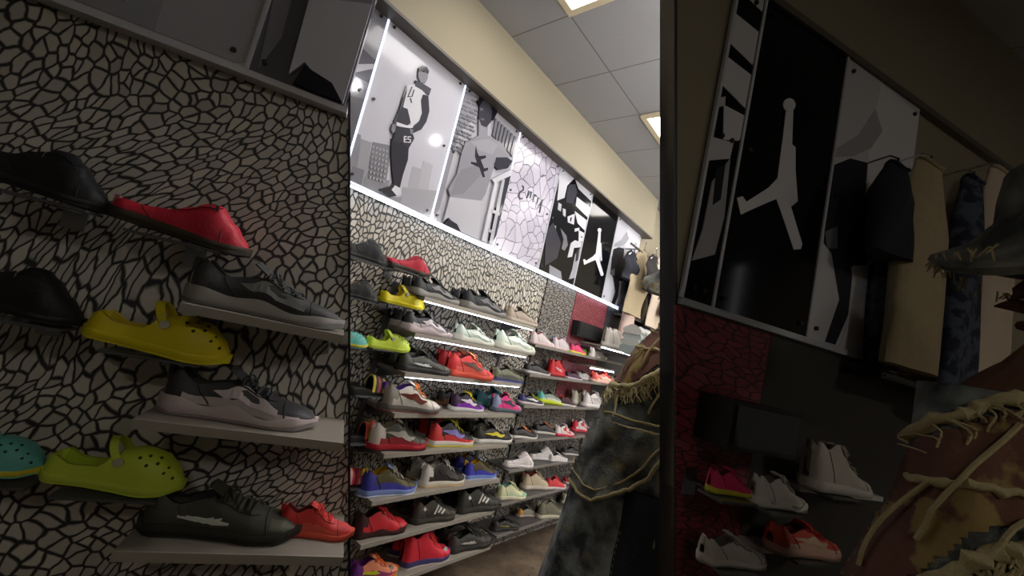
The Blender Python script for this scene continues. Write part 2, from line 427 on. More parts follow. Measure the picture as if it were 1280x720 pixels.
def slide(root, L, up, sole, stripe, stripe2):
    S = Matrix.Scale(L, 4); sr = []
    for k in range(25):
        x = .0 + 1.0 * k / 24; xc = min(.995, max(.003, x)); w = halfw(xc) * 1.12; z0 = spring(xc); h = .10 + z0 + .02 * (xc < .3)
        sr.append([S @ Vector((x, a, b)) for a, b in [(-w * .9, z0), (-w, z0 + .03), (-w, h - .01), (-w * .9, h), (-w * .5, h - .012), (w * .5, h - .012), (w * .9, h), (w, h - .01), (w, z0 + .03), (w * .9, z0)]])
    MB().loft(sr).build('footbed', mat(sole, .6, bump=.2), root, True)
    b = MB(); xs = [.42 + .05 * k for k in range(9)]; rings = []
    for x in xs:
        hgt = .30 - .10 * (x - .42) / .4; w = halfw(x) * 1.16; r = []
        for q, sc in ((0, 1.0), (1, .88)):
            pts = [(-w * sc * math.cos(PI * j / 12), .06 + hgt * sc * math.sin(PI * j / 12) ** .8) for j in range(13)]
            r += pts if q == 0 else pts[::-1]
        rings.append([S @ Vector((x, a, c)) for a, c in r])
    def mi(i, k):
        if k >= 12: return 3
        return (1, 0, 2, 0, 1, 0, 0, 0)[i % 8] if k < 5 or k > 7 else 0
    b.loft(rings, mi).build('strap', [mat(up, .6, bump=.2), mat(stripe, .5), mat(stripe2, .5), mat(BLK, .8)], root, True)
    return root

# ------------------------------------------------------------------ materials of the room
M_beige = mat((160, 152, 130), .85, bump=.05, bscale=200)
M_white = mat((235, 235, 230), .4)
M_shelf = mat((150, 142, 130), .5, bump=.05)
M_shelfedge = mat((178, 172, 160), .35, .2)
M_dark = mat((26, 26, 28), .5)
M_metal = mat((150, 150, 155), .3, .9)
M_chrome = mat((200, 200, 205), .15, 1)
M_led = mat((235, 240, 255), .5, emit=7)
M_ledh = mat((235, 240, 255), .5, emit=13)
M_rail = mat((232, 240, 255), .5, emit=5)
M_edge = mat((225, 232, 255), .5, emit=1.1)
M_wall = crackle((186, 178, 160), (24, 23, 24), scale=28, edge=.13, tint2=(222, 216, 204), rot=1.15, stretch=.52)
M_wallL = crackle((222, 218, 208), (48, 46, 46), scale=28, edge=.11, tint2=(190, 186, 178), rot=1.15, stretch=.55)
M_wallG = crackle((150, 143, 132), (30, 28, 28), scale=24, edge=.12, tint2=(120, 115, 108), rot=.5, stretch=.42)
M_red = crackle((132, 48, 58), (44, 20, 26), scale=22, edge=.07, tint2=(152, 66, 74), rot=-.2, stretch=.4)
M_crackart = crackle((206, 200, 214), (84, 78, 92), scale=13, edge=.035, tint2=(182, 176, 194), rot=.8, stretch=.7, rough=.25, soft=.02)

# ------------------------------------------------------------------ room shell
CEIL = EYE + 1.475
def plane_box(name, a, b, m):
    return struct(MB().box(a, b).build(name, m))
carpet = mix_noise((80, 66, 52), (122, 104, 84), 5, .35, .65, .95, .5, 160, (52, 44, 36), 30)
plane_box('floor', (-3, -4, -.1), (6.2, 2.0, 0), carpet)
cm = bpy.data.materials.new('ceiling_tile'); cm.use_nodes = True; nt = cm.node_tree
bb = nt.nodes['Principled BSDF']; bb.inputs['Roughness'].default_value = .9
tc = N(nt, 'ShaderNodeTexCoord'); sp = N(nt, 'ShaderNodeSeparateXYZ'); nt.links.new(tc.outputs['Object'], sp.inputs[0])
ds = []
for ax, o0 in (('X', 1.304), ('Y', 1.150)):
    s1 = N(nt, 'ShaderNodeMath', operation='SUBTRACT'); s1.inputs[1].default_value = o0; nt.links.new(sp.outputs[ax], s1.inputs[0])
    pp = N(nt, 'ShaderNodeMath', operation='PINGPONG'); pp.inputs[1].default_value = .2065; nt.links.new(s1.outputs[0], pp.inputs[0]); ds.append(pp)
mn = N(nt, 'ShaderNodeMath', operation='MINIMUM'); nt.links.new(ds[0].outputs[0], mn.inputs[0]); nt.links.new(ds[1].outputs[0], mn.inputs[1])
r = N(nt, 'ShaderNodeMapRange'); r.inputs['From Min'].default_value = .0015; r.inputs['From Max'].default_value = .004; nt.links.new(mn.outputs[0], r.inputs['Value'])
mx = N(nt, 'ShaderNodeMix', data_type='RGBA'); mx.inputs[6].default_value = lin((112, 110, 106)); mx.inputs[7].default_value = lin((168, 170, 173))
nt.links.new(r.outputs[0], mx.inputs[0]); nt.links.new(mx.outputs[2], bb.inputs['Base Color'])
nz = N(nt, 'ShaderNodeTexNoise'); nz.inputs['Scale'].default_value = 70; nt.links.new(tc.outputs['Object'], nz.inputs['Vector'])
bp = N(nt, 'ShaderNodeBump'); bp.inputs['Strength'].default_value = .25; bp.inputs['Distance'].default_value = .004; nt.links.new(nz.outputs['Fac'], bp.inputs['Height']); nt.links.new(bp.outputs['Normal'], bb.inputs['Normal'])
plane_box('ceiling', (-3, -4, CEIL), (6.2, 2.0, CEIL + .1), cm)
plane_box('wall_left', (-3, 1.6, 0), (6.2, 1.75, CEIL), M_wall)
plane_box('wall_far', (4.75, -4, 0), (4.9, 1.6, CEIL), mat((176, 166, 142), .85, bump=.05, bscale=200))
plane_box('wall_back', (-3.1, -4, 0), (-3, 1.6, CEIL), mat((150, 146, 138), .85))
plane_box('wall_right', (-3, -4.1, 0), (2.62, -4, CEIL), mat((150, 146, 138), .85))
plane_box('wall_light_block', (2.66, -4, 0), (2.72, -.66, CEIL), mat((190, 184, 168), .85))  # unseen wall, added to keep light off the camera side
# darker crackle panels, a red one, over the second bay
def wallpanel(px0, px1, z0, z1, m, name, label, th=.012):
    x0 = px0 * 1.6; x1 = px1 * 1.6
    o = MB().box((x0, 1.6 - th, z0), (x1, 1.6, z1)).build(name, m); tag(o, label, 'wall panel'); return o
wallpanel(1.37, 1.60, .02, 1.72, M_wallG, 'wall_panel', 'grey crackle wall panel behind the second bay of shoes')
wallpanel(1.605, 1.92, .9, 1.72, M_red, 'wall_panel', 'red crackle wall panel right of the grey one under posters')
wallpanel(1.925, 2.9, .02, 1.70, mat((48, 46, 50), .6, var=.2, bscale=5), 'wall_panel', 'dark plain wall panel at the far end below posters')
wallpanel(1.605, 1.92, .02, .895, M_wallG, 'wall_panel', 'grey crackle wall panel low beneath the red panel')
plane_box('wall_upper', (3.39, 1.585, 1.70), (4.75, 1.6, CEIL), M_beige)
# soffit above the posters
sof = MB(); zt = EYE + .733 * 1.54
sof.box((-1.2, 1.50, zt), (3.45, 1.6, CEIL))
struct(sof.build('soffit', M_beige)); bpy.data.objects['soffit'].name = 'trim_1'
struct(MB().box((-1.2, 1.488, zt - .012), (3.45, 1.6, zt)).build('trim_2', mat((92, 86, 78), .5)))

# ------------------------------------------------------------------ wing walls (made-up angled display walls; full height keeps their fronts dim)
def wing(fr, corners, name, m, th=.045, ext=None):
    """corners: local (x, z) outline; extruded into the wall, back outline follows"""
    M = fr.M()
    vs = [Vector((x, 0, z)) for x, z in corners]; b = MB()
    b.poly(vs, (0, th, 0)); o = b.build(name, m); o.matrix_world = M; return struct(o)
def edge_x(fr, px, z):              # local x on the wall face whose image column is px at height z
    return fr.atx(px, 0, z)
def xl(z): return edge_x(LEFT, 438, z)
def xr(z): return edge_x(RIGHT, 842.5, z)
wing(LEFT, [(-1.05, 0), (xl(0), 0), (xl(1.28), 1.28), (xl(2.2), 2.2), (xl(CEIL), CEIL), (-1.05, CEIL)], 'wall_added_left', M_wallL)
zt0 = CEIL
wing(RIGHT, [(xr(0), 0), (2.6, 0), (2.6, CEIL), (xr(CEIL), CEIL), (xr(2.2), 2.2), (xr(1.28), 1.28)], 'wall_added_right', mat((150, 141, 120), .85, bump=.05, bscale=200))
# slim dark edge strips on both wings
for fr, fx, sx in ((LEFT, xl, -1), (RIGHT, xr, 1)):
    b = MB(); rr = []
    for k in range(9):
        z = CEIL * k / 8; x = fx(z); rr.append([(x, -.004, z), (x + sx * .006, -.004, z), (x + sx * .006, .047, z), (x, .047, z)])
    b.loft([[Vector(p) for p in q] for q in rr]); o = b.build('trim_3' if sx < 0 else 'trim_4', M_dark); o.matrix_world = fr.M(); struct(o)

# ------------------------------------------------------------------ posters
M_border = mat((205, 208, 218), .2, coat=.6)
def g(v, coat=.0, tint=8): return mat((v, v, min(255, v + tint)), .09, spec=.22)
def clipf(poly, axis, lim, sign):
    out = []
    for i in range(len(poly)):
        a, c = poly[i], poly[(i + 1) % len(poly)]
        ia = (a[axis] - lim) * sign >= 0; ic = (c[axis] - lim) * sign >= 0
        if ia: out.append(a)
        if ia != ic:
            t = (lim - a[axis]) / (c[axis] - a[axis]); out.append(tuple(a[j] + (c[j] - a[j]) * t for j in range(2)))
    return out
def art(rx, ry, s, pts):            # traced outline in a crop -> image pixels
    return [(rx + a / s, ry + c / s) for a, c in pts]
A1 = lambda p: art(438, 60, 3.79, p)
A2 = lambda p: art(540, 90, 3.273, p)
A4 = lambda p: art(670, 200, 4.235, p)
A5 = lambda p: art(710, 240, 4.5, p)
A3 = lambda p: art(640, 225, 14.4, p)
def stroke(pts, w):
    out1, out2 = [], []
    for i, p in enumerate(pts):
        a = pts[max(0, i - 1)]; c = pts[min(len(pts) - 1, i + 1)]; dx, dy = c[0] - a[0], c[1] - a[1]; l = math.hypot(dx, dy) or 1
        nx, ny = -dy / l * w, dx / l * w; out1.append((p[0] + nx, p[1] + ny)); out2.append((p[0] - nx, p[1] - ny))
    return [[out1[i], out1[i + 1], out2[i + 1], out2[i]] for i in range(len(pts) - 1)]
art1 = []
for k, (x0, x1, y0, y1, v) in enumerate([(0, 45, 395, 640, 150), (40, 95, 430, 660, 168), (95, 190, 445, 640, 140), (285, 345, 560, 700, 182), (335, 385, 535, 700, 190), (0, 60, 560, 720, 132), (60, 180, 610, 720, 150), (240, 420, 660, 800, 175), (20, 240, 690, 800, 160)]):
    art1.append((v, A1([(x0 + 10, y0), (x1 + 5, y0 + 18), (x1 - 22, y1), (x0 - 22, y1)])))
for i in range(7):
    for j in range(5): art1.append((175, A1([(104 + j * 16 - i * 3, 462 + i * 24 + j * 5), (114 + j * 16 - i * 3, 465 + i * 24 + j * 5), (112 + j * 16 - i * 3, 476 + i * 24 + j * 5), (102 + j * 16 - i * 3, 473 + i * 24 + j * 5)])))
art1 += [(62, A1([(190, 430), (272, 470), (268, 530), (245, 600), (230, 662), (203, 655), (195, 600), (188, 500)])),
 (228, A1([(140, 678), (185, 655), (205, 650), (232, 665), (240, 695), (210, 702), (190, 708), (150, 692)])), (60, A1([(133, 668), (185, 655), (200, 640), (206, 652), (190, 672), (215, 700), (185, 708), (150, 690)])),
 (150, A1([(318, 112), (362, 120), (362, 145), (350, 168), (328, 165), (316, 140)])), (88, A1([(316, 118), (320, 96), (335, 85), (358, 92), (368, 112), (363, 126), (340, 112), (324, 112)])),
 (222, A1([(262, 180), (303, 172), (348, 215), (338, 260), (340, 300), (320, 348), (285, 372), (272, 345), (262, 300), (243, 280), (246, 230)])),
 (92, A1([(303, 155), (330, 165), (378, 195), (368, 225), (340, 205), (300, 182)])), (72, A1([(338, 222), (364, 228), (369, 300), (355, 350), (330, 388), (293, 404), (286, 380), (318, 352), (333, 310), (328, 250)])),
 (95, A1([(264, 185), (240, 250), (225, 300), (203, 345), (200, 365), (215, 360), (243, 290), (260, 215)])), (75, A1([(238, 280), (265, 290), (275, 330), (280, 355), (262, 370), (212, 352), (222, 305)])),
 (228, A1([(213, 352), (262, 368), (285, 362), (292, 378), (262, 384), (213, 368)])), (140, A1([(194, 360), (211, 368), (206, 395), (196, 408), (187, 388)])), (70, A1([(212, 372), (282, 382), (297, 430), (270, 478), (235, 450), (196, 442), (204, 400)])),
 (135, A1([(276, 385), (291, 385), (290, 412), (278, 405)]))]
for st in ([(286, 186), (276, 210), (266, 235)], [(270, 232), (286, 232), (296, 200)], [(278, 240), (284, 262)]):
    for q in stroke(st, 2): art1.append((70, A1(q)))
for st in ([(249, 420), (249, 447)], [(249, 420), (261, 422)], [(249, 433), (260, 434)], [(249, 446), (261, 447)], [(280, 423), (267, 422), (266, 433), (278, 436), (277, 448), (264, 448)]):
    for q in stroke(st, 2.4): art1.append((225, A1(q)))
art2 = [(150, A2([(140, 40), (200, 80), (175, 190), (110, 250), (90, 330), (30, 560), (0, 600), (60, 330)])), (175, A2([(250, 120), (360, 230), (330, 400), (270, 290), (240, 230)]))]
for i in range(16):
    for j in range(4):
        x = 128 - i * 5.2 + j * 22 + (i % 2) * 8; y = 62 + i * 16 + j * 9
        if x < 30 or y > 330: continue
        art2.append((118 + (i * 7 + j * 13) % 30, A2([(x, y), (x + 17, y + 7), (x + 15, y + 14), (x - 2, y + 7)])))
for i in range(7): art2.append((120, A2([(255 + i * 13, 190 + i * 12), (262 + i * 13, 196 + i * 12), (250 + i * 12, 270 + i * 13), (242 + i * 12, 262 + i * 12)])))
art2 += [(150, A2([(185, 195), (225, 200), (220, 262), (184, 268)])),
 (66, A2([(188, 130), (205, 112), (228, 125), (240, 160), (235, 205), (215, 228), (195, 220), (184, 190)])),
 (28, A2([(190, 115), (205, 93), (238, 103), (258, 130), (260, 168), (245, 200), (236, 200), (240, 150), (222, 125), (203, 118), (188, 142), (178, 122)])),
 (105, A2([(190, 150), (200, 148), (202, 158), (190, 160)])), (100, A2([(192, 190), (208, 192), (206, 200), (192, 198)])),
 (196, A2([(70, 500), (195, 520), (190, 600), (180, 695), (110, 655), (60, 595), (40, 610)])),
 (150, A2([(183, 262), (222, 260), (275, 290), (312, 345), (300, 368), (255, 350), (245, 395), (212, 500), (195, 527), (68, 512), (60, 480), (95, 420), (115, 330), (130, 290)])),
 (138, A2([(115, 400), (180, 380), (195, 420), (120, 500), (70, 505), (85, 450)])), (162, A2([(150, 285), (230, 275), (262, 300), (240, 340), (180, 320)])),
 (60, A2([(300, 350), (322, 365), (303, 395), (262, 402), (245, 380), (258, 350)])), (50, A2([(172, 300), (178, 330), (186, 345), (212, 342), (214, 352), (192, 360), (206, 395), (222, 392), (222, 402), (204, 410), (210, 430), (200, 432), (186, 392), (152, 376), (152, 368), (176, 372), (168, 345)])),
 (40, A2([(60, 600), (95, 622), (112, 655), (85, 650), (45, 622)])), (56, A2([(286, 420), (322, 410), (290, 540), (262, 660), (240, 700), (228, 690), (255, 560)])),
 (206, A2([(237, 440), (325, 396), (325, 420), (250, 456)])), (215, A2([(248, 455), (262, 455), (214, 695), (196, 690)])), (190, A2([(280, 440), (291, 440), (240, 705), (226, 700)])), (190, A2([(235, 560), (270, 575), (268, 588), (232, 573)])), (180, A2([(222, 640), (250, 652), (248, 664), (220, 652)]))]
art3 = []
for st, w in (([(178, 100), (205, 128), (200, 182), (140, 220), (121, 285), (145, 345), (192, 328)], 15), ([(300, 190), (265, 330)], 12), ([(350, 210), (322, 330)], 12), ([(268, 325), (330, 205)], 6), ([(402, 262), (438, 288)], 12),
              ([(400, 262), (375, 400)], 10), ([(470, 315), (428, 515)], 12), ([(545, 350), (490, 590)], 12), ([(478, 480), (548, 352)], 6), ([(430, 500), (520, 500)], 7)):
    for q in stroke(st, w): art3.append((62, A3(q)))
art4 = [(205, A4([(128, 40), (170, 55), (205, 95), (165, 135), (150, 200), (112, 215)])), (60, A4([(175, 130), (210, 128), (217, 172), (196, 232), (158, 222), (165, 160)])),
 (214, A4([(206, 98), (222, 104), (302, 180), (292, 218), (224, 152)])), (214, A4([(216, 195), (287, 252), (277, 308), (210, 242)])), (214, A4([(204, 270), (272, 322), (262, 378), (220, 335)])),
 (205, A4([(166, 300), (205, 284), (200, 342), (168, 330)])), (38, A4([(180, 306), (190, 302), (184, 325), (178, 326)])), (205, A4([(204, 363), (229, 358), (228, 373), (204, 380)])), (215, A4([(226, 372), (285, 403), (250, 432), (225, 430)])), (205, A4([(184, 440), (205, 425), (242, 435), (236, 462), (200, 465), (190, 512), (166, 516)])),
 (120, A4([(128, 360), (160, 400), (167, 450), (150, 480), (134, 470), (145, 420)])), (190, A4([(118, 225), (134, 235), (130, 272), (114, 262)])), (190, A4([(140, 255), (156, 262), (155, 302), (142, 292)])), (170, A4([(95, 345), (105, 350), (102, 375), (93, 372)])),
 (150, A4([(70, 555), (130, 590), (137, 645), (68, 612)])), (62, A4([(50, 380), (90, 330), (130, 440), (110, 520), (45, 560)])), (165, A4([(206, 500), (236, 462), (226, 560), (210, 622), (172, 632), (190, 580)])), (48, A4([(212, 480), (228, 470), (220, 530), (206, 540)]))]
jm = A5([(171, 226), (184, 225), (182, 285), (188, 290), (188, 330), (192, 386), (178, 385), (174, 362), (180, 396), (200, 462), (197, 471), (185, 472), (160, 398), (154, 382), (130, 392), (101, 405), (91, 410), (84, 380), (94, 377), (101, 387), (140, 362), (156, 345), (162, 300), (166, 270)])
ball = A5([(177 + 11 * math.cos(a), 215 + 12 * math.sin(a)) for a in [2 * PI * k / 14 for k in range(14)]])
art5 = [(222, jm), (222, ball)]
art6 = [(226, A5([(340, 175), (410, 235), (405, 330), (385, 420), (350, 600), (330, 680), (322, 590), (335, 450), (315, 320), (330, 225)])), (172, A5([(262, 292), (300, 268), (330, 222), (342, 262), (322, 292), (290, 306), (258, 308)])),
 (48, A5([(255, 322), (285, 310), (316, 318), (312, 370), (326, 400), (336, 450), (312, 502), (280, 502), (255, 482), (238, 460), (245, 380)])), (56, A5([(252, 478), (286, 502), (292, 560), (276, 600), (252, 655), (238, 642), (266, 560)])), (120, A5([(240, 440), (262, 430), (262, 470), (244, 470)])),
 (205, A5([(290, 500), (315, 500), (303, 600), (332, 655), (320, 672), (265, 645), (280, 600)])), (50, A5([(318, 500), (330, 490), (320, 590), (328, 640), (311, 602)]))]
art0 = [(92, [(438, 46), (470, 76), (462, 104), (438, 90)]), (186, [(438, 80), (468, 80), (466, 86), (438, 92)]), (110, [(438, 120), (460, 125), (442, 175), (438, 175)]), (160, [(436, 10), (452, 0), (458, 0), (438, 60)])]
def poster(fr, U, off, bg, shapes, label, tr, cut=None, corners=True, light=(1, 1, 1)):
    """U = (x0, x1, z0, z1) local; shapes: grey value + outline in image pixels; tr maps pixels"""
    x0, x1, z0, z1 = U; M = fr.M()
    root = thing('poster', label, 'poster', M @ Matrix.Translation(((x0 + x1) / 2, -off, z0)), 'posters in the row above the shoe shelves' if fr is MID else 'dim posters on the angled walls')
    o = Vector(((x0 + x1) / 2, -off, z0))
    MB().box((x0 - o.x, 0.0, 0), (x1 - o.x, off if off < .05 else .04, z1 - z0)).build('panel', bg, root)
    vals = sorted({v for v, _ in shapes}); b = MB(); d = .0006
    for k, (v, pts) in enumerate(shapes):
        pl = []
        for p in pts:
            q = fr.pt(*tr(*p), off); pl.append((q.x, q.z))
        for ax, lim, sg in ((0, x0 + .004, 1), (0, x1 - .004, -1), (1, z0 + .004, 1), (1, z1 - .004, -1)):
            pl = clipf(pl, ax, lim, sg)
            if len(pl) < 3: break
        if len(pl) < 3: continue
        yy = -.0008 - d * .25 * k
        b.poly([Vector((a - o.x, yy, c - z0)) for a, c in pl], (0, -yy * .9, 0), vals.index(v))
    if b.f: b.build('print', [g(v) for v in vals], root, label='printed picture on the panel')
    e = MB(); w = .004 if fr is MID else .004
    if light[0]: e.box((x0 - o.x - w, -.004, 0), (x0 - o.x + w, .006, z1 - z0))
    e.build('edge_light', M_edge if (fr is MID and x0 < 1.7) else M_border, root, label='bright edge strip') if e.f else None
    if corners:
        for a in (x0 + .03, x1 - .03):
            for c in (z0 + .03, (z0 + z1) / 2, z1 - .03):
                MB().tube([(a - o.x, 0, c - z0), (a - o.x, -.006, c - z0)], .006, n=10).build('standoff_bolt', mat((60, 58, 60), .3, .8), root)
    return root
ident = lambda x, y: (x, y)
PD = 1.56; ux = [.17, .453, .735, 1.017, 1.293, 1.573, 1.853, 2.162]
defs = [(g(128), art0, 'dim grey poster with hazy sky, leftmost above the shoe shelves'), (g(205, .3, 10), art1, 'white poster of a person in white and black jacket standing before a hazy city'),
        (g(190), art2, 'grey poster of a person in a grey T-shirt before brick wall'), (M_crackart, art3, 'pale lilac crackle poster with dark lettering beside the striped one'),
        (g(20, .2, 3), art4, 'black poster with white stripes and a figure in dark clothes'), (g(18, .2, 3), art5, 'black poster with white leaping man emblem above far shelves'),
        (g(208), art6, 'white poster of a figure in dark shorts, nearest the hanging clothes')]
zb, ztp = EYE + .283 * PD, EYE + .728 * PD
for i, (bg, sh, lb) in enumerate(defs):
    poster(MID, (ux[i] * PD, ux[i + 1] * PD - .002, zb, ztp), .04, bg, sh, lb, ident)
# rail of light under the posters of the shoe wall
rl = thing('light_rail', 'bright white light rail running under the row of posters', 'light', Matrix.Translation((0, 1.555, zb)))
MB().box((.1, -.012, -.014), (2.165 * PD, .03, -.001)).build('housing', mat((200, 205, 215), .3, .5), rl)
MB().box((.1, .006, -.018), (2.165 * PD, .016, -.0145)).build('led_strip', M_rail, rl)
MB().box((.1, -.0135, -.009), (2.165 * PD, -.0122, -.003)).build('front_glow', M_edge, rl)

# repeated posters on the two made-up wings (dim)
def wing_posters():
    # left wing: two posters, lower edge at the same rail line
    zl = LEFT.pt(270, 78).z
    def X(px, z): return LEFT.atx(px, 0, z)
    xj = X(315, zl + .02)
    zt_ = 2.30
    poster(LEFT, (xj - .62, xj - .004, zl, zt_), .03, g(200), art1, 'pale poster of hazy city on the angled left wall', FL)
    poster(LEFT, (xj, min(xj + .5, xl(zl + .02) - .01), zl, zt_), .03, g(110), [(v, p) for v, p in art2 if True], 'dark grey poster at the slanted edge of the angled left wall', FL)
    o = MB().box((-.9, -.034, zl - .016), (xl(zl) - .006, 0, zl - .001)).build('display_rail', mat((205, 208, 215), .4)); o.matrix_world = LEFT.M(); tag(o, 'pale rail under the posters of the angled left wall', 'rail')
    # right wing
    q = lambda px, py: RIGHT.pt(*FL(px, py)).x
    e4 = (RIGHT.pt(963, -7).x + RIGHT.pt(*FL(716, 353)).x) / 2; e5 = (q(773, 272) + q(751, 377)) / 2; e6 = (q(802, 292) + q(783, 391)) / 2
    zl = EYE + .232 * .75; zh = EYE + 1.315 * .75
    poster(RIGHT, (xr(zl) + .01, e4, zl, zh), .012, g(20, .2, 3), art4, 'dim black poster with white stripes on the angled right wall', FL)
    poster(RIGHT, (e4 + .003, e5, zl, zh), .012, g(16, .2, 3), art5, 'dim black poster with large white leaping man emblem, angled right wall', FL)
    poster(RIGHT, (e5 + .003, e6, zl, zh), .012, g(208), art6, 'dim white poster of a figure in dark shorts, angled right wall', FL)
    o = MB().box((xr(zl) + .01, -.02, zl - .016), (e6, 0, zl - .001)).build('display_rail', mat((190, 195, 205), .4)); o.matrix_world = RIGHT.M(); tag(o, 'pale rail under the posters of the angled right wall', 'rail')
    b = MB().box((xr(1.9), -.02, zh), (2.58, 0, zh + .02)); o = b.build('trim_5', mat((92, 86, 78), .5)); o.matrix_world = RIGHT.M(); struct(o)
    x0, x1 = xr(.9) + .01, e5 + .02
    o = MB().poly([Vector(p) for p in ((xr(.2) + .004, -.006, .2), (e5 - .12, -.006, .2), (e5 - .12, -.006, zl - .02), (xr(zl) + .004, -.006, zl - .02))], (0, .006, 0)).build('wall_panel', M_red); o.matrix_world = RIGHT.M(); tag(o, 'dim red crackle panel at the slanted edge of angled right wall', 'wall panel')
    o = MB().box((e5 - .119, -.006, .2), (2.58, 0, zl - .02)).build('wall_panel', mat((60, 56, 54), .7, var=.2, bscale=6)); o.matrix_world = RIGHT.M(); tag(o, 'dark plain panel of angled right wall behind the person', 'wall panel')
wing_posters()
# ------------------------------------------------------------------ shelves and shoes of the shoe wall
SU = [.058, -.053, -.172, -.292, -.408, -.541, -.66, -.798]
DF = 1.38; SXL, SXR = .787 * DF, .1357 * 10 * DF
ordn = ['top', 'second', 'third', 'fourth', 'fifth', 'sixth', 'seventh', 'bottom']
SZ = [EYE + u * DF for u in SU]
def shelf(M, x0, x1, depth, z, label, led, th=.016, group=None):
    group = group or ('grey display shelves of the shoe wall' if M is MM else 'shelves of the angled left wall')
    r = thing('display_shelf', label, 'shelf', M @ Matrix.Translation((x0, 0, z - th)), group)
    MB().box((0, -depth + .004, 0), (x1 - x0, 0, th)).build('board', M_shelf, r)
    MB().box((0, -depth, -.001), (x1 - x0, -depth + .004, th + .001)).build('front_edge', M_shelfedge, r)
    for xx in (.02, x1 - x0 - .026): MB().poly([Vector((xx, 0, 0)), Vector((xx, -depth * .8, 0)), Vector((xx, 0, -.05))], (.004, 0, 0)).build('bracket', M_metal, r)
    if led:
        MB().box((.01, -depth + .004, -.005), (x1 - x0 - .01, -depth + .011, -.001)).build('led_strip', M_led if led == 1 else M_ledh, r, label='glowing strip under the front edge')
    return r
MM = MID.M()
for i, z in enumerate(SZ):
    x1 = SXR + (.05 if i == 7 else 0)
    shelf(MM, SXL, x1, 1.6 - DF, z, f'grey display shelf, {ordn[i]} of eight beside the clogs' + (', lit underneath' if i < 3 else ''), 2 if i < 2 else (1 if i == 2 else 0))
for xx, lb in ((SXL - .02, 'slotted steel upright left of the grey display shelves'), (SXR + .012, 'slotted steel upright right of the grey display shelves')):
    o = MB().box((xx, 1.586, .03), (xx + .02, 1.6, EYE + .12)).box((xx + .008, 1.585, .05), (xx + .012, 1.586, EYE + .1)).build('upright', M_metal); tag(o, lb, 'rail')
YF = -.150; YB = -.050
def sec2(row, x0, x1, style, up, sole, desc, mate=True, mcol=None, **k):
    z = SZ[row]; lb = f'{desc}, {ordn[row]} shelf beside the clogs'
    k.setdefault('yaw', 5); shoe(MID, x0, x1, k.pop('ypos', YF), z, style, up, sole, lb, **k)
    if mate:
        k.setdefault('yaw', 5); kk = dict(k); kk['L'] = None; sh_ = 12; kk.pop('charm', None)
        if isinstance(mate, tuple): m0, m1 = mate
        else: m0, m1 = x0 - 12, x1 - 14
        kk['detail'] = k.get('detail', True)
        shoe(MID, m0, m1, YB, z, style, mcol or up, sole, f'mate behind the {desc}, {ordn[row]} shelf', **kk)
R_ = (205, 40, 50)
sec2(0, 512, 571, 'run', (62, 64, 64), (168, 166, 160), 'dark grey running shoe with pale sole', mud=(44, 46, 48), lace=(60, 60, 60), wave=.012, logo='wing', lcol=(150, 150, 146))
sec2(0, 573, 629, 'run', (44, 46, 50), (152, 150, 144), 'near-black running shoe with grey sole', mud=(36, 38, 42), wave=.015, logo='wing', lcol=(120, 120, 118))
sec2(0, 629, 669, 'low', (176, 160, 142), (196, 184, 168), 'beige suede low shoe', lace=(190, 178, 162), mud=(168, 150, 134))
sec2(1, 500, 563, 'run', (58, 58, 60), (214, 198, 198), 'black runner with pinkish white sole', mud=(206, 192, 192), toe=(80, 78, 80), wave=.02, logo='wing', lcol=(214, 200, 200), lace=(120, 116, 118))
sec2(1, 566, 615, 'run', (208, 218, 200), (226, 226, 212), 'pale mint running shoe', mate=False, mud=(190, 204, 186), lace=(230, 234, 222), wave=.012, logo='wing', lcol=(228, 232, 220))
sec2(1, 616, 665, 'run', (212, 222, 204), (228, 228, 214), 'pale mint running shoe with raised heel', mate=False, mud=(200, 210, 190), lace=(236, 238, 228), wave=.012, logo='swoosh', lcol=(232, 236, 226))
sec2(2, 494, 560, 'low', (70, 70, 58), (46, 46, 42), 'olive black low shoe with white mark', toe=(96, 98, 78), mud=(44, 44, 40), logo='flash', lcol=(225, 228, 222), lace=(60, 60, 52))
sec2(2, 555, 614, 'mid', (222, 58, 52), (232, 92, 72), 'bright red basketball shoe', mud=(235, 96, 80), toe=(206, 40, 42), lace=(240, 140, 92), logo='swoosh', lcol=(112, 74, 62), heel=(214, 50, 48), wave=.01, tongue=(240, 150, 100), yaw=12)
sec2(2, 612, 652, 'low', (112, 114, 88), (62, 64, 78), 'olive shoe with blue toe sole', mate=False, out=(72, 82, 176), mud=(84, 86, 72), lace=(130, 130, 104))
sec2(3, 473, 548, 'mid', (218, 208, 192), (104, 98, 90), 'cream basketball shoe with orange laces', lining=(96, 44, 156), lace=(236, 134, 60), heel=(150, 140, 128), mud=(206, 198, 186), toe=(228, 218, 206), logo='swoosh', lcol=(110, 40, 30), out=(130, 84, 80), tongue=(232, 224, 214), mate=False, yaw=10)
sec2(3, 545, 580, 'mid', (42, 38, 36), (150, 96, 60), 'black basketball shoe with gold sole', mate=False, ypos=YB, mud=(120, 80, 50), out=(120, 50, 90), lace=(230, 225, 215))
sec2(3, 560, 602, 'mid', (36, 30, 36), (220, 216, 214), 'purple and black basketball shoe', mate=False, toe=(150, 60, 190), mud=(134, 40, 178), heel=(60, 34, 60), lace=(228, 210, 40), logo='swoosh', lcol=(236, 214, 228), tongue=(224, 208, 48), charm=None, off=None)
sec2(3, 592, 640, 'low', (62, 112, 120), (92, 142, 150), 'teal basketball shoe', ypos=YB, mud=(78, 132, 142), lining=(30, 70, 74), logo='swoosh', lcol=(160, 190, 200), mate=False)
sec2(3, 612, 649, 'mid', (226, 44, 122), (86, 96, 106), 'hot pink basketball shoe', mate=False, heel=(138, 150, 176), mud=(232, 60, 134), toe=(146, 150, 162), lace=(196, 200, 168), logo='swoosh', lcol=(40, 50, 70))
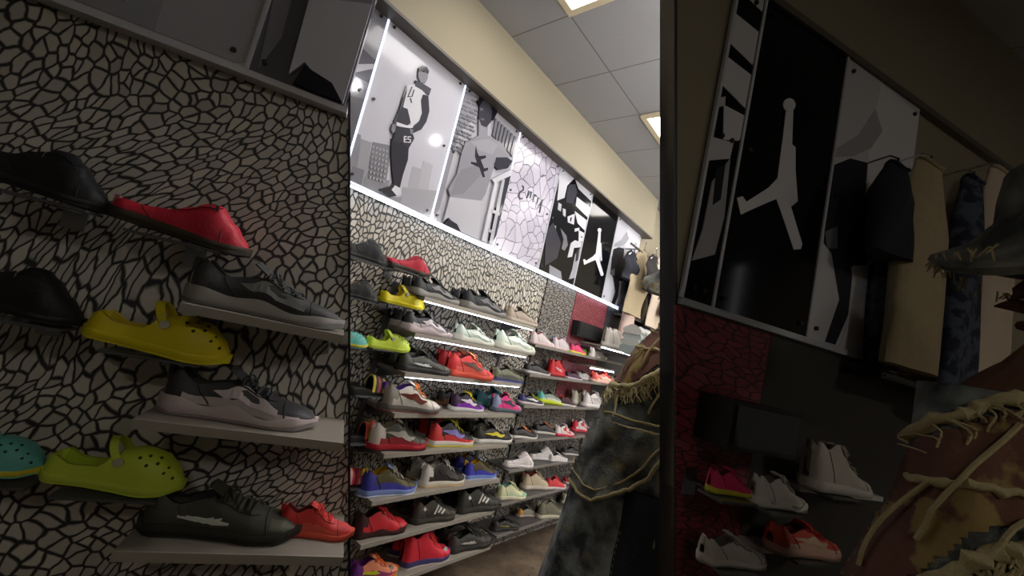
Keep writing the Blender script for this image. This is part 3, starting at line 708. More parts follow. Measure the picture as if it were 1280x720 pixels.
sec2(4, 456, 531, 'mid', (78, 78, 66), (186, 34, 48), 'olive black shoe with red heel sole', mud=(160, 40, 50), heel=(208, 196, 184), toe=(84, 84, 72), lining=(200, 190, 178), logo='swoosh', lcol=(190, 182, 170), out=(60, 30, 30), tongue=(206, 194, 180), tag_col=(226, 70, 64), mate=False)
sec2(4, 531, 589, 'mid', (44, 40, 40), (226, 220, 210), 'red black and yellow basketball shoe', heel=(220, 60, 60), mud=(220, 64, 62), toe=(52, 48, 44), lace=(196, 190, 60), logo='swoosh', lcol=(150, 140, 214), tongue=(232, 224, 40), out=(220, 210, 60), mcol=(190, 44, 54))
sec2(4, 588, 637, 'low', (40, 38, 36), (228, 224, 216), 'black low shoe with yellow tick', logo='swoosh', lcol=(228, 212, 30), lace=(220, 216, 208), lining=(90, 86, 82))
sec2(5, 446, 518, 'mid', (92, 84, 50), (130, 150, 208), 'olive and blue shoe with yellow collar', heel=(60, 56, 150), mud=(70, 66, 168), lining=(236, 186, 30), tongue=(138, 172, 220), lace=(212, 208, 196), out=(214, 220, 236), mate=False, tag_col=(240, 190, 30), toe=(84, 78, 48))
sec2(5, 521, 578, 'mid', (52, 46, 44), (224, 216, 200), 'white and black basketball shoe', heel=(224, 218, 210), lining=(220, 214, 206), logo='wing', lcol=(60, 52, 50), lace=(226, 222, 216), out=(220, 186, 130), mcol=(170, 160, 146))
sec2(5, 577, 618, 'mid', (86, 78, 44), (120, 146, 210), 'blue and olive shoe with yellow ankle', heel=(62, 60, 176), mud=(66, 64, 186), lining=(232, 180, 30), tongue=(150, 184, 220), lace=(90, 84, 60), out=(206, 214, 236), toe=(80, 72, 44), tag_col=(240, 190, 30), mcol=(54, 44, 90))
sec2(6, 437, 506, 'mid', (226, 48, 60), (66, 30, 32), 'bright red and black basketball shoe', mud=(226, 52, 62), lining=(60, 26, 30), lace=(236, 70, 74), out=(44, 24, 24), toe=(232, 66, 72), heel=(70, 30, 34), wave=.02, mate=False)
sec2(6, 511, 567, 'mid', (74, 70, 60), (70, 66, 58), 'dark olive shoe with three white stripes', logo='stripes', lcol=(226, 224, 216), lace=(56, 54, 48), lining=(50, 46, 42), mud=(62, 58, 50), mcol=(40, 36, 34))
sec2(6, 567, 620, 'mid', (62, 62, 56), (62, 60, 54), 'charcoal shoe with three white stripes', logo='stripes', lcol=(226, 224, 216), lace=(48, 48, 44), lining=(44, 42, 40), mud=(54, 52, 48), mcol=(40, 36, 34))
sec2(7, 432, 495, 'mid', (244, 150, 110), (238, 120, 60), 'orange and purple basketball shoe', mud=(170, 70, 130), heel=(112, 40, 130), lining=(120, 40, 130), lace=(246, 120, 50), out=(214, 236, 40), toe=(246, 160, 120), charm=(200, 200, 196), mate=False, logo='flash', lcol=(216, 236, 40))
sec2(7, 498, 560, 'high', (232, 46, 66), (70, 66, 116), 'red high-top shoe with navy sole', lace=(240, 80, 60), lining=(180, 34, 50), out=(214, 204, 196), charm=(200, 200, 196), toe=(236, 52, 74))
sec2(7, 556, 611, 'low', (62, 58, 54), (54, 52, 48), 'dark grey low shoe with small white mark', logo='flash', lcol=(190, 186, 178), lace=(50, 48, 46), mcol=(40, 36, 34))

# ---- pegged shoes left of the shelves
def peg(fr, px, y0, z, label, w=.16, x=None):
    if x is None: x = fr.atx(px, y0, z)
    r = thing('shoe_peg', label, 'bracket', fr.M() @ Matrix.Translation((x, 0, z)), 'small peg plates under the pegged shoes')
    MB().box((-w / 2, y0 - .03, -.006), (w / 2, y0 + .03, -.001)).box((-.012, y0 + .03, -.006), (.012, 0, -.001)).build('plate', mat((96, 98, 100), .2, .2), r)
    MB().box((-.02, -.006, -.04), (.02, 0, .02)).build('back_plate', M_metal, r)
def pegshoe(fr, x0, x1, ybot, y0, style, up, sole, label, **k):
    xm = (x0 + x1) / 2; z = fr.pt(xm, ybot, -y0).z
    peg(fr, xm, y0 - .015, z - (.016 if k.get('roll') else 0), 'small grey peg plate under the ' + label.replace(',', ''))
    return shoe(fr, x0, x1, y0, z, style, up, sole, label, **k)
P1 = -.115
pegshoe(MID, 427, 483, 326, P1, 'slipb', (24, 24, 28), (30, 30, 32), 'black slip-on shoe, uppermost left on the crackle wall', yaw=6, lining=(150, 150, 145))
pegshoe(MID, 480, 535, 340, P1, 'slip', (206, 34, 60), (60, 50, 36), 'crimson slip-on shoe, uppermost beside the black one', yaw=6, lining=(170, 110, 110), logo='window', lcol=(50, 30, 30))
pegshoe(MID, 420, 471, 373, P1, 'slipb', (26, 26, 26), (34, 34, 34), 'black slip-on shoe, left of the yellow clog', yaw=6, lining=(190, 160, 110))
pegshoe(MID, 472, 528, 382, P1, 'clog', (234, 216, 20), (236, 220, 26), 'bright yellow clog pegged to the crackle wall', yaw=8, lining=(214, 190, 14))
pegshoe(MID, 406, 456, 431, P1, 'clog', (110, 200, 190), (236, 220, 60), 'rainbow clog left of the lime clog', yaw=8, lining=(150, 90, 160))
pegshoe(MID, 455, 510, 436, P1, 'clog', (206, 228, 70), (212, 232, 80), 'lime green clog pegged to the crackle wall', yaw=8, lining=(176, 200, 44))
pegshoe(MID, 432, 492, 492, P1, 'slide', (58, 56, 50), (36, 34, 32), 'black slide with small pink and yellow marks', mud=(214, 196, 70), toe=(190, 80, 100), yaw=0)
pegshoe(MID, 424, 482, 550, P1, 'slide', (226, 216, 40), (34, 30, 34), 'black slide with yellow striped strap', mud=(232, 90, 80), toe=(228, 150, 40), yaw=0)
pegshoe(MID, 405, 462, 606, P1, 'slide', (214, 60, 74), (60, 30, 34), 'red and pink camouflage slide above the red basketball shoe', mud=(236, 180, 176), toe=(120, 24, 40), yaw=0)

# ---- second bay: rows of pegged shoes
Y3 = -.11
B3 = [
 ('uppermost', [(661, 691, 432, 'mid', (222, 208, 206), (228, 200, 198), 'white shoe with red collar', dict(lining=(170, 36, 52))),
   (688, 715, 439, 'mid', (214, 202, 206), (226, 200, 196), 'white shoe with red lining', dict(lining=(176, 34, 50), tag_col=(90, 96, 160))),
   (711, 731, 443, 'mid', (226, 52, 110), (222, 214, 60), 'hot pink shoe with yellow sole', dict(lining=(30, 28, 30))),
   (728, 741, 444, 'low', (106, 214, 50), (150, 220, 90), 'bright green shoe', {}),
   (736, 757, 447, 'mid', (222, 218, 208), (232, 228, 220), 'white zigzag-soled shoe', dict(wave=.05))]),
 ('second', [(654, 686, 467, 'low', (56, 54, 52), (214, 208, 204), 'black shoe with white sole', dict(tongue=(180, 184, 160))),
   (683, 711, 473, 'high', (224, 36, 44), (214, 60, 60), 'bright red tall shoe', dict(logo='flash', lcol=(235, 190, 190))),
   (706, 724, 476, 'low', (66, 28, 52), (208, 190, 200), 'dark plum shoe', {}),
   (720, 741, 467, 'low', (196, 190, 180), (214, 206, 196), 'grey white shoe', {}),
   (738, 768, 466, 'low', (236, 90, 74), (236, 190, 170), 'red and orange low shoe', dict(mud=(240, 200, 180), logo='swoosh', lcol=(245, 210, 180))),
   (760, 780, 470, 'low', (196, 184, 160), (214, 204, 186), 'beige strappy shoe', {})]),
 ('third', [(647, 678, 504, 'low', (44, 46, 60), (226, 214, 210), 'navy shoe with yellow laces', dict(lace=(214, 222, 40), heel=(60, 60, 130), logo='swoosh', lcol=(220, 220, 214))),
   (669, 703, 508, 'run', (150, 160, 146), (216, 230, 40), 'grey teal runner with volt sole', dict(heel=(110, 206, 190), mud=(214, 220, 200))),
   (698, 716, 498, 'mid', (60, 30, 34), (220, 214, 206), 'small black and red shoe', dict(lining=(196, 30, 44))),
   (712, 742, 508, 'mid', (206, 198, 178), (222, 214, 198), 'cream chunky shoe', dict(wave=.03)),
   (726, 757, 494, 'mid', (222, 214, 210), (230, 224, 220), 'large white high-cut shoe', dict(logo='swoosh', lcol=(190, 180, 176)))]),
 ('fourth', [(636, 670, 545, 'low', (52, 48, 46), (226, 222, 210), 'black shoe with orange tongue', dict(tongue=(240, 150, 90), lace=(240, 160, 100))),
   (665, 696, 543, 'low', (46, 42, 40), (222, 218, 206), 'black shoe with peach tongue', dict(tongue=(236, 150, 100), lace=(230, 160, 110))),
   (692, 716, 542, 'mid', (228, 218, 214), (224, 60, 80), 'white shoe with red patches', dict(toe=(226, 200, 200), logo='wing', lcol=(208, 36, 58))),
   (713, 738, 541, 'mid', (226, 216, 212), (222, 70, 88), 'white and crimson shoe', dict(heel=(210, 40, 60), logo='wing', lcol=(206, 36, 58)))]),
 ('fifth', [(628, 665, 580, 'slip', (226, 218, 214), (230, 224, 220), 'white strap sandal', dict(lining=(60, 54, 52))),
   (660, 690, 576, 'slip', (228, 220, 216), (230, 224, 220), 'white strap sandal with high toe', dict(lining=(60, 54, 52))),
   (685, 708, 572, 'low', (220, 214, 208), (226, 220, 214), 'white low shoe', {}),
   (702, 724, 568, 'low', (70, 66, 66), (220, 214, 206), 'black and white shoe', {})]),
 ('sixth', [(619, 656, 619, 'mid', (222, 220, 176), (226, 216, 186), 'cream shoe with mint toe', dict(toe=(120, 206, 172), mud=(206, 220, 180), lining=(150, 206, 184))),
   (650, 687, 612, 'mid', (214, 196, 164), (226, 214, 196), 'sand shoe with pink collar', dict(lining=(220, 110, 110), toe=(222, 206, 180))),
   (681, 706, 606, 'mid', (224, 70, 74), (228, 214, 214), 'red shoe with white sole', dict(toe=(226, 190, 190), lining=(120, 20, 34))),
   (704, 724, 606, 'low', (190, 40, 58), (200, 180, 176), 'small dark red shoe', {})]),
 ('lowest', [(613, 648, 657, 'low', (46, 44, 40), (60, 58, 54), 'black shoe with brass mark', dict(logo='flash', lcol=(150, 140, 60))),
   (645, 673, 651, 'low', (150, 146, 130), (206, 184, 168), 'grey and orange shoe', dict(toe=(206, 120, 50), heel=(214, 150, 60))),
   (669, 705, 646, 'mid', (116, 114, 92), (206, 200, 176), 'olive high shoe with cream sole', dict(lining=(180, 176, 150))),
   (701, 724, 634, 'mid', (206, 200, 176), (216, 206, 186), 'cream high shoe', {})]),
]
B3Y = {}
for rown, lst in B3:
    x0, x1, yb = lst[0][:3]; z = MID.pt((x0 + x1) / 2, yb, -Y3).z
    xa = MID.atx(lst[0][0] - 3, Y3, z); xb = xa + 1.25
    if rown == 'lowest' or rown == 'sixth': xb = xa + 1.3
    xb = min(max(xb, MID.atx(lst[-1][1] + 2, Y3, z)), 3.4)
    r = thing('display_shelf', f'narrow dark shelf under the {rown} row of the second bay', 'shelf', Matrix.Translation((xa, 1.6, z)), 'narrow shelves of the second bay')
    MB().box((0, -.175, -.010), (xb - xa, 0, -.001)).build('board', mat((84, 82, 80), .4), r)
    MB().box((0, -.179, -.012), (xb - xa, -.175, .004)).build('front_edge', mat((150, 146, 140), .3, .3), r)
    xprev = None; yprev = 0
    for (a, b_, yb_, st, up, so, ds, kw) in lst:
        kw = dict(kw); kw.setdefault('yaw', 14)
        yy = Y3 if xprev is None or a > xprev - 3 or yprev < Y3 + .01 and False else (Y3 + .052 if yprev <= Y3 else Y3 - .015)
        yprev = yy; xprev = b_
        shoe(MID, a, b_, yy, z, st, up, so, f'{ds}, {rown} row of the second bay', detail=True, **kw)
    B3Y[rown] = (z, xb)
    for j, (a, b_, yb_, st, up, so, ds, kw) in enumerate(lst[:4]):
        if rown in ('uppermost', 'fourth', 'fifth', 'sixth', 'second') and j < 3:
            pass
# grey-white shoe peeking out beside the bottom shelf
# ---- far lit shelves
for (xa, ya, xb_, yb, lb, off) in ((752, 435, 786, 448, 'short far shelf with bright strip under the white high shoe', .2), (738, 461, 766, 471, 'short far shelf with bright strip above the white high-cut shoe', .2)):
    pa = MID.pt(xa, ya, off); pb = MID.pt(xb_, yb, off); z = pa.z + .01
    r = thing('display_shelf', lb, 'shelf', Matrix.Translation((pa.x, 1.6, z)))
    MB().box((0, -off, 0), (pb.x - pa.x, -.016, .012)).build('board', M_shelf, r)
    MB().box((0, -off - .002, -.008), (pb.x - pa.x, -off + .005, -.001)).build('led_strip', M_ledh, r)

EMIT_T = 12
EMIT_FILL = 19
EMIT_G = 85
WORLD = 2.0
# ------------------------------------------------------------------ far end: screens, boots, hanging clothes
def P(px, py, off): q = MID.pt(px, py, off); return Vector((q.x, 1.6 - off, q.z))
# black box display
a = P(725, 401, .07); b_ = P(757, 430, .07)
r = thing('display_box', 'black square display box on the wall beside the white boots', 'box', Matrix.Translation((a.x, 1.53, b_.z)))
MB().box((0, 0, 0), (b_.x - a.x, .057, a.z - b_.z)).build('case', mat((20, 20, 22), .5), r)
MB().box((.012, -.004, .012), (b_.x - a.x - .012, 0, a.z - b_.z - .012)).build('front_panel', mat((26, 28, 30), .3), r)
z4 = MID.pt(752, 435, .2).z + .022
shoe(MID, 753, 775, -.12, z4, 'high', (214, 206, 196), (226, 220, 210), 'white high-top shoe on the far lit shelf', yaw=10, lining=(120, 110, 104), L=.30)
for k, (x, lb) in enumerate(((771, 'tall pale pink boot beside the white high-top'),)):
    xx = MID.atx(x, -.12, z4); r = thing('boot', lb, 'boot', Matrix.Translation((xx, 1.48, z4 + .001)))
    rings = []
    for t in range(10):
        u = t / 9; z = .03 + .32 * u; w = .075 + .012 * math.sin(u * 3) ; rings.append([Vector((.09 + w * math.cos(q) * (1.0 + .2 * (1 - u)), .045 * math.sin(q), z)) for q in [2 * PI * j / 16 for j in range(16)]])
    MB().loft(rings).build('shaft', mat((206, 180, 166), .6, bump=.2), r, True)
    rings = []
    for t in range(9):
        u = t / 8; x_ = .02 + .27 * u; h = .11 - .05 * u; w = .045 * math.sqrt(max(.05, 1 - (u * 1.9 - .9) ** 2 * .9)) + .008
        rings.append([Vector((x_, w * math.cos(q), .018 + h / 2 + h / 2 * math.sin(q))) for q in [2 * PI * j / 14 for j in range(14)]])
    MB().loft(rings).build('foot', mat((206, 180, 166), .6, bump=.2), r, True)
    MB().box((.0, -.045, 0), (.29, .045, .02)).build('sole', mat((190, 176, 164), .6), r)
    MB().box((.005, -.05, .15), (.17, -.043, .16)).build('strap', mat((90, 66, 60), .6), r)
# black light box above
a = P(784, 393, .13); b_ = P(817, 408, .13)
r = thing('light_box', 'black long box fixture under the hanging clothes', 'box', Matrix.Translation((a.x, 1.47, b_.z)))
MB().box((0, 0, 0), (b_.x - a.x, .115, a.z - b_.z - .02)).build('case', mat((16, 16, 18), .4), r)
MB().box((-.005, -.005, a.z - b_.z - .02), (b_.x - a.x + .005, .115, a.z - b_.z)).build('lid', mat((70, 68, 64), .4), r)
# folded shirts heap
for j, (px, py, c) in enumerate(((792, 438, (150, 160, 156)), (794, 430, (176, 182, 176)), (796, 422, (160, 170, 168)), (797, 415, (186, 186, 180)))):
    p = P(px, py, .36); rings = []
    for t in range(9):
        u = t / 8; x_ = -.10 + .28 * u; rings.append([Vector((x_, .07 * math.cos(q) * (1 + .05 * math.sin(9 * u + j)), .035 * math.sin(q) * (1 + .25 * math.sin(5 * u * 3 + q * 3 + j)))) for q in [2 * PI * k / 14 for k in range(14)]])
    o = MB().loft(rings).build('folded_shirt', mat(c, .9, bump=.5, bscale=40), None, True); o.location = p + Vector((0, 0, .0))
    tag(o, ('pale green folded shirt at the bottom of the pile', 'light folded shirt second from the bottom of the pile', 'grey green folded shirt second from the top of the pile', 'whitish folded shirt on top of the pile')[j] + ' behind the shoulder', 'shirt')
pz = P(792, 441, .36)
o = MB().box((pz.x - .18, 1.14, pz.z - .05), (pz.x + .35, 1.6, pz.z - .03)).build('shelf_board', mat((60, 58, 56), .5)); tag(o, 'dark shelf board under the pile of folded shirts', 'shelf')
# clothes rail and garments
def rayX(px, py, X):
    d = ray(px, py); t = X / d.x; return Vector((X, d.y * t, d.z * t + EYE))
camo = mix_noise((32, 40, 58), (78, 86, 104), 30, .45, .55, .9, .3, 80, (20, 24, 34), 20)
GX = 3.95
def garment(px, ytop, ybot, wpx, m, label, cat, sleeves=True, hang=True, off=.12, pants=False):
    t = P(px, ytop, off); bt = P(px, ybot, off); H = t.z - bt.z
    w = (P(px + wpx / 2, (ytop + ybot) / 2, off) - P(px - wpx / 2, (ytop + ybot) / 2, off)).x / 2
    r = thing('hanging_garment' if not pants else 'hanging_trousers', label, cat, Matrix.Translation(t) @ Matrix.Rotation(PI / 2, 4, 'Z'), 'clothes hanging on the rail at the far end')
    rings = []
    for k in range(16):
        u = k / 15; z = -H * u - .03; ww = w * (min(1, .45 + 1.8 * u) if u < .3 else 1 + .12 * math.sin(6 * u)); dd = .026 * min(1, .4 + 2 * u)
        rings.append([Vector((dd * math.sin(q) * (1 + .3 * math.sin(3 * q + 4 * u)) + .012 * math.sin(9 * u), ww * math.cos(q) * (1 + .06 * math.sin(5 * q + u * 3)), z + .02 * math.cos(q) ** 2 * (u < .2))) for q in [2 * PI * j / 28 for j in range(28)]])
    MB().loft(rings).build('body', m, r, True)
    if sleeves:
        for sg in (-1, 1):
            MB().tube([Vector((0, sg * w * .75, -.06)), Vector((-.03, sg * w * 1.05, -.2)), Vector((-.05, sg * w * 1.05, -H * .55)), Vector((-.05, sg * w * 1.0, -H * .72))], [.03, .042, .04, .036], n=12).build('sleeve', m, r, True)
        rr = [Vector((.028 * math.sin(q), .35 * w * math.cos(q), -.03 + .015 * math.cos(q * 2))) for q in [2 * PI * j / 16 for j in range(17)]]
        MB().tube(rr, .008, n=6).build('collar', m, r, True)
    h = MB(); h.tube([Vector((0, -w * .7, -.06)), Vector((0, 0, .0)), Vector((0, w * .7, -.06))], .004, n=6); h.tube([Vector((0, 0, 0)), Vector((0, 0, .03)), Vector((0, .015, .045)), Vector((0, .0, .062)), Vector((0, -.014, .05))], .0025, n=6)
    h.build('hanger', M_chrome, r, True)
    return r
vest = mat((176, 160, 128), .85, bump=.3, bscale=60, var=.12)
garment(793, 313, 350, 17, mat((34, 36, 46), .9, bump=.3), 'black short jacket hanging nearest the white poster', 'jacket', off=.16, sleeves=False)
garment(790, 340, 392, 12, camo, 'navy camouflage trousers hanging under the black jacket', 'trousers', sleeves=False, off=.07, pants=True)
garment(806, 312, 397, 22, vest, 'beige vest hanging between two camouflage garments', 'vest', sleeves=False, off=.16)
garment(820, 318, 365, 15, mat((40, 36, 36), .9, bump=.3), 'dark brown jacket hanging right of the beige vest', 'jacket', off=.26, sleeves=False)
garment(822, 352, 412, 14, camo, 'blue camouflage trousers hanging right of the beige vest', 'trousers', sleeves=False, off=.12, pants=True)
garment(833, 315, 414, 16, mat((214, 196, 176), .85, bump=.3, bscale=60), 'cream long garment hanging beside the hat brim', 'shirt', sleeves=False, off=.18)
garment(846, 318, 400, 12, mat((104, 60, 54), .85, bump=.3, bscale=60), 'reddish brown garment hanging right of the cream one', 'shirt', sleeves=False, off=.24)
a = P(788, 309, .16); b_ = P(848, 312, .16)
rl = thing('clothes_rail', 'chrome rail carrying the hanging clothes at the far end', 'rail', Matrix.Translation((a.x, 1.44, a.z + .03)))
MB().tube([Vector((0, 0, 0)), Vector((4.74 - a.x, 0, 0))], .009, n=10).build('bar', M_chrome, rl, True)
for q in (.15, .85): MB().tube([Vector((q, 0, 0)), Vector((q, .14, 0))], .007, n=8).build('wall_arm', M_chrome, rl, True)
a = rayX(811, 304, 4.74); b_ = rayX(838, 310, 4.74)
v = thing('wall_vent', 'grey long vent strip high on the beige far wall', 'vent', Matrix.Translation((4.75, a.y, b_.z)))
MB().box((-.02, b_.y - a.y, 0), (0, 0, .075)).build('frame', mat((120, 112, 98), .6), v)
sl = MB()
for k in range(4): sl.box((-.024, b_.y - a.y + .02, .01 + .016 * k), (-.02, -.02, .018 + .016 * k))
sl.build('slat', mat((96, 90, 80), .6), v)

# ------------------------------------------------------------------ enlarged repeats on the made-up left wing (dim)
def fs(x): return 640 + KF * (x - 640)
def fp(x, y): return FL(x, y)
LW = -.10
def lpeg(x0, x1, yb, style, up, sole, label, **k):
    (a, ya), (b, _) = (x0, yb), (x1, yb)
    return pegshoe(LEFT, a, b, yb, LW, style, up, sole, label, **k)
lpeg(-35, 138, 238, 'slipb', (24, 24, 28), (30, 30, 32), 'large black slip-on shoe, high on the angled left wall', yaw=0, lining=(150, 150, 145), roll=5)
lpeg(136, 312, 292, 'slip', (206, 34, 60), (60, 50, 36), 'large crimson slip-on shoe, high on the angled left wall', yaw=0, lining=(170, 110, 110), roll=5, logo='window', lcol=(50, 30, 30))
lpeg(-70, 104, 385, 'slipb', (26, 26, 26), (34, 34, 34), 'large black slip-on beside yellow clog, angled left wall', yaw=0, lining=(190, 160, 110), roll=5)
lpeg(105, 286, 432, 'clog', (234, 216, 20), (236, 220, 26), 'large yellow clog on the angled left wall', yaw=0, lining=(214, 190, 14), roll=5)
lpeg(-110, 54, 580, 'clog', (110, 200, 190), (236, 220, 60), 'rainbow clog at the edge of the angled left wall', yaw=0, lining=(150, 90, 160), roll=4)
lpeg(52, 228, 600, 'clog', (206, 228, 70), (212, 232, 80), 'large lime green clog on the angled left wall', yaw=0, lining=(176, 200, 44), roll=4)
LM = LEFT.M()
lsh = []
for i, (px, py, led) in enumerate(((400, 414, 0), (380, 549, 0), (380, 696, 0))):
    q = LEFT.pt(px, py, .19); z = q.z
    x0 = LEFT.atx((225, 165, 140)[i], -.19, z); x1 = xl(z) - .015
    lsh.append(z)
    r = shelf(LM, x0, x1, .19, z, f'grey shelf on the angled left wall, {("upper", "middle", "lower")[i]} of three', 0)
shoe(LEFT, 232, 425, -.10, lsh[0], 'run', (62, 64, 64), (168, 166, 160), 'dark grey running shoe, upper shelf of the angled left wall', yaw=2, mud=(44, 46, 48), wave=.012, logo='wing', lcol=(120, 120, 116))
shoe(LEFT, 200, 392, -.10, lsh[1], 'run', (58, 58, 60), (214, 198, 198), 'black runner with pinkish sole, middle shelf of angled left wall', yaw=2, mud=(206, 192, 192), wave=.02, logo='wing', lcol=(214, 200, 200))
shoe(LEFT, 175, 372, -.10, lsh[2], 'low', (70, 70, 58), (46, 46, 42), 'olive black shoe with white mark, lower shelf of angled left wall', yaw=2, toe=(96, 98, 78), logo='flash', lcol=(225, 228, 222))
shoe(LEFT, 350, 500, -.10, lsh[2], 'mid', (222, 58, 52), (232, 92, 72), 'red basketball shoe, lower shelf at the slanted wall edge', yaw=2, mud=(235, 96, 80), toe=(206, 40, 42), logo=None, L=.13 if False else .25) if False else None
zz = lsh[2]; xe = xl(zz) - .018
shoe(LEFT, 345, 436, -.10, zz, 'mid', (222, 58, 52), (232, 92, 72), 'small red basketball shoe, lower shelf at the slanted wall edge', yaw=2, mud=(235, 96, 80), toe=(206, 40, 42))

# ------------------------------------------------------------------ enlarged repeats on the made-up right wing (dim)
def rp(x, y, off=0): return RIGHT.pt(*FL(x, y), off)
RM = RIGHT.M()
def rbox(name, x0, y0, x1, y1, off, m1, m2, label):
    a = rp(x0, y0, off); b = rp(x1, y1, off)
    r = thing(name, label, 'box', RM @ Matrix.Translation((a.x, -off, min(a.z, b.z))))
    h = abs(a.z - b.z); MB().box((0, 0, 0), (b.x - a.x, off - .007, h)).build('case', m1, r)
    MB().box((.01, -.004, .01), (b.x - a.x - .01, 0, h - .01)).build('front_panel', m2, r)
rbox('display_box', 728, 404, 752, 428, .10, mat((20, 20, 22), .5), mat((26, 28, 30), .3), 'dim black display box on the angled right wall')
rbox('light_box', 786, 393, 815, 404, .10, mat((16, 16, 18), .4), mat((30, 30, 32), .3), 'dim black long box fixture on the angled right wall')
def rshoe(x0, x1, yb, style, up, sole, label, off=-.09, **k):
    a, _ = FL(x0, yb); b, y = FL(x1, yb); k.setdefault('yaw', 0)
    z = RIGHT.pt((a + b) / 2, FL(0, yb)[1], -off).z
    peg(RIGHT, (a + b) / 2, off - .015, z, 'small grey peg plate under the ' + label.replace(',', ''), w=.1)
    shoe(RIGHT, a, b, off, z, style, up, sole, label, **k)
rshoe(717, 733, 441, 'mid', (226, 52, 110), (222, 214, 60), 'hot pink shoe, angled right wall', L=.12)
rshoe(734, 754, 446, 'mid', (222, 218, 208), (232, 228, 220), 'white zigzag shoe, angled right wall', wave=.05)
rshoe(741, 766, 464, 'low', (236, 90, 74), (236, 190, 170), 'red and orange shoe, angled right wall', mud=(240, 200, 180), logo='swoosh', lcol=(245, 210, 180))
rshoe(714, 738, 468, 'low', (196, 190, 180), (214, 206, 196), 'grey white shoe, angled right wall')
rshoe(755, 778, 440, 'high', (214, 206, 196), (226, 220, 210), 'white high-top shoe, angled right wall', lining=(120, 110, 104))
for (x0, y0, x1, lb) in ((754, 439, 787, 'pale light strip bar under the high-top, angled right wall'), (738, 463, 766, 'pale light strip bar low on the angled right wall')):
    a = rp(x0, y0 - 2, .06); b = rp(x1, y0, .06)
    o = MB().box((a.x, -.06, a.z - .02), (b.x, 0, a.z - .008)).build('strip_bar', mat((205, 205, 205), .4)); o.matrix_world = RM; tag(o, lb, 'light')
# garments on the right wing
def rgarm(x, yt, yb, w, m, label, cat, off=.09, sleeves=False):
    t = rp(x, yt, off); b = rp(x, yb, off); H = t.z - b.z
    wl = abs(rp(x + w / 2, (yt + yb) / 2, off).x - rp(x - w / 2, (yt + yb) / 2, off).x) / 2
    r = thing('hanging_garment', label, cat, RM @ Matrix.Translation((t.x, -off, t.z)))
    rings = []
    for k in range(16):
        u = k / 15; z = -H * u; ww = wl * (min(1, .5 + 1.6 * u)); dd = .035 * min(1, .4 + 2 * u)
        rings.append([Vector((ww * math.cos(q) * (1 + .05 * math.sin(5 * q + u * 3)), dd * math.sin(q) * (1 + .3 * math.sin(3 * q + 4 * u)), z)) for q in [2 * PI * j / 28 for j in range(28)]])
    MB().loft(rings).build('body', m, r, True)
    rr = [Vector((.4 * wl * math.cos(q), .02 * math.sin(q), -.0 + .01 * math.cos(q * 2))) for q in [2 * PI * j / 16 for j in range(17)]]
    MB().tube(rr, .006, n=6).build('collar', m, r, True)
    h = MB(); h.tube([Vector((0, 0, -.01)), Vector((0, 0, .03)), Vector((.0, .02, .045)), Vector((0, off - .012, .04))], .003, n=6); h.build('hanger', M_chrome, r, True)
rgarm(792, 313, 350, 15, mat((34, 36, 46), .9, bump=.3), 'dim black garment nearest the poster, angled right wall', 'jacket')
rgarm(790.5, 346, 393, 9, camo, 'dim navy camouflage garment, angled right wall', 'trousers', off=.045)
rgarm(805, 312, 395, 19, vest, 'dim beige vest, angled right wall', 'vest')
rgarm(822, 318, 410, 12, camo, 'dim camouflage garment right of the vest, angled right wall', 'trousers')
rgarm(833, 315, 412, 15, mat((214, 196, 176), .85, bump=.3, bscale=60), 'dim cream garment at the end, angled right wall', 'shirt')

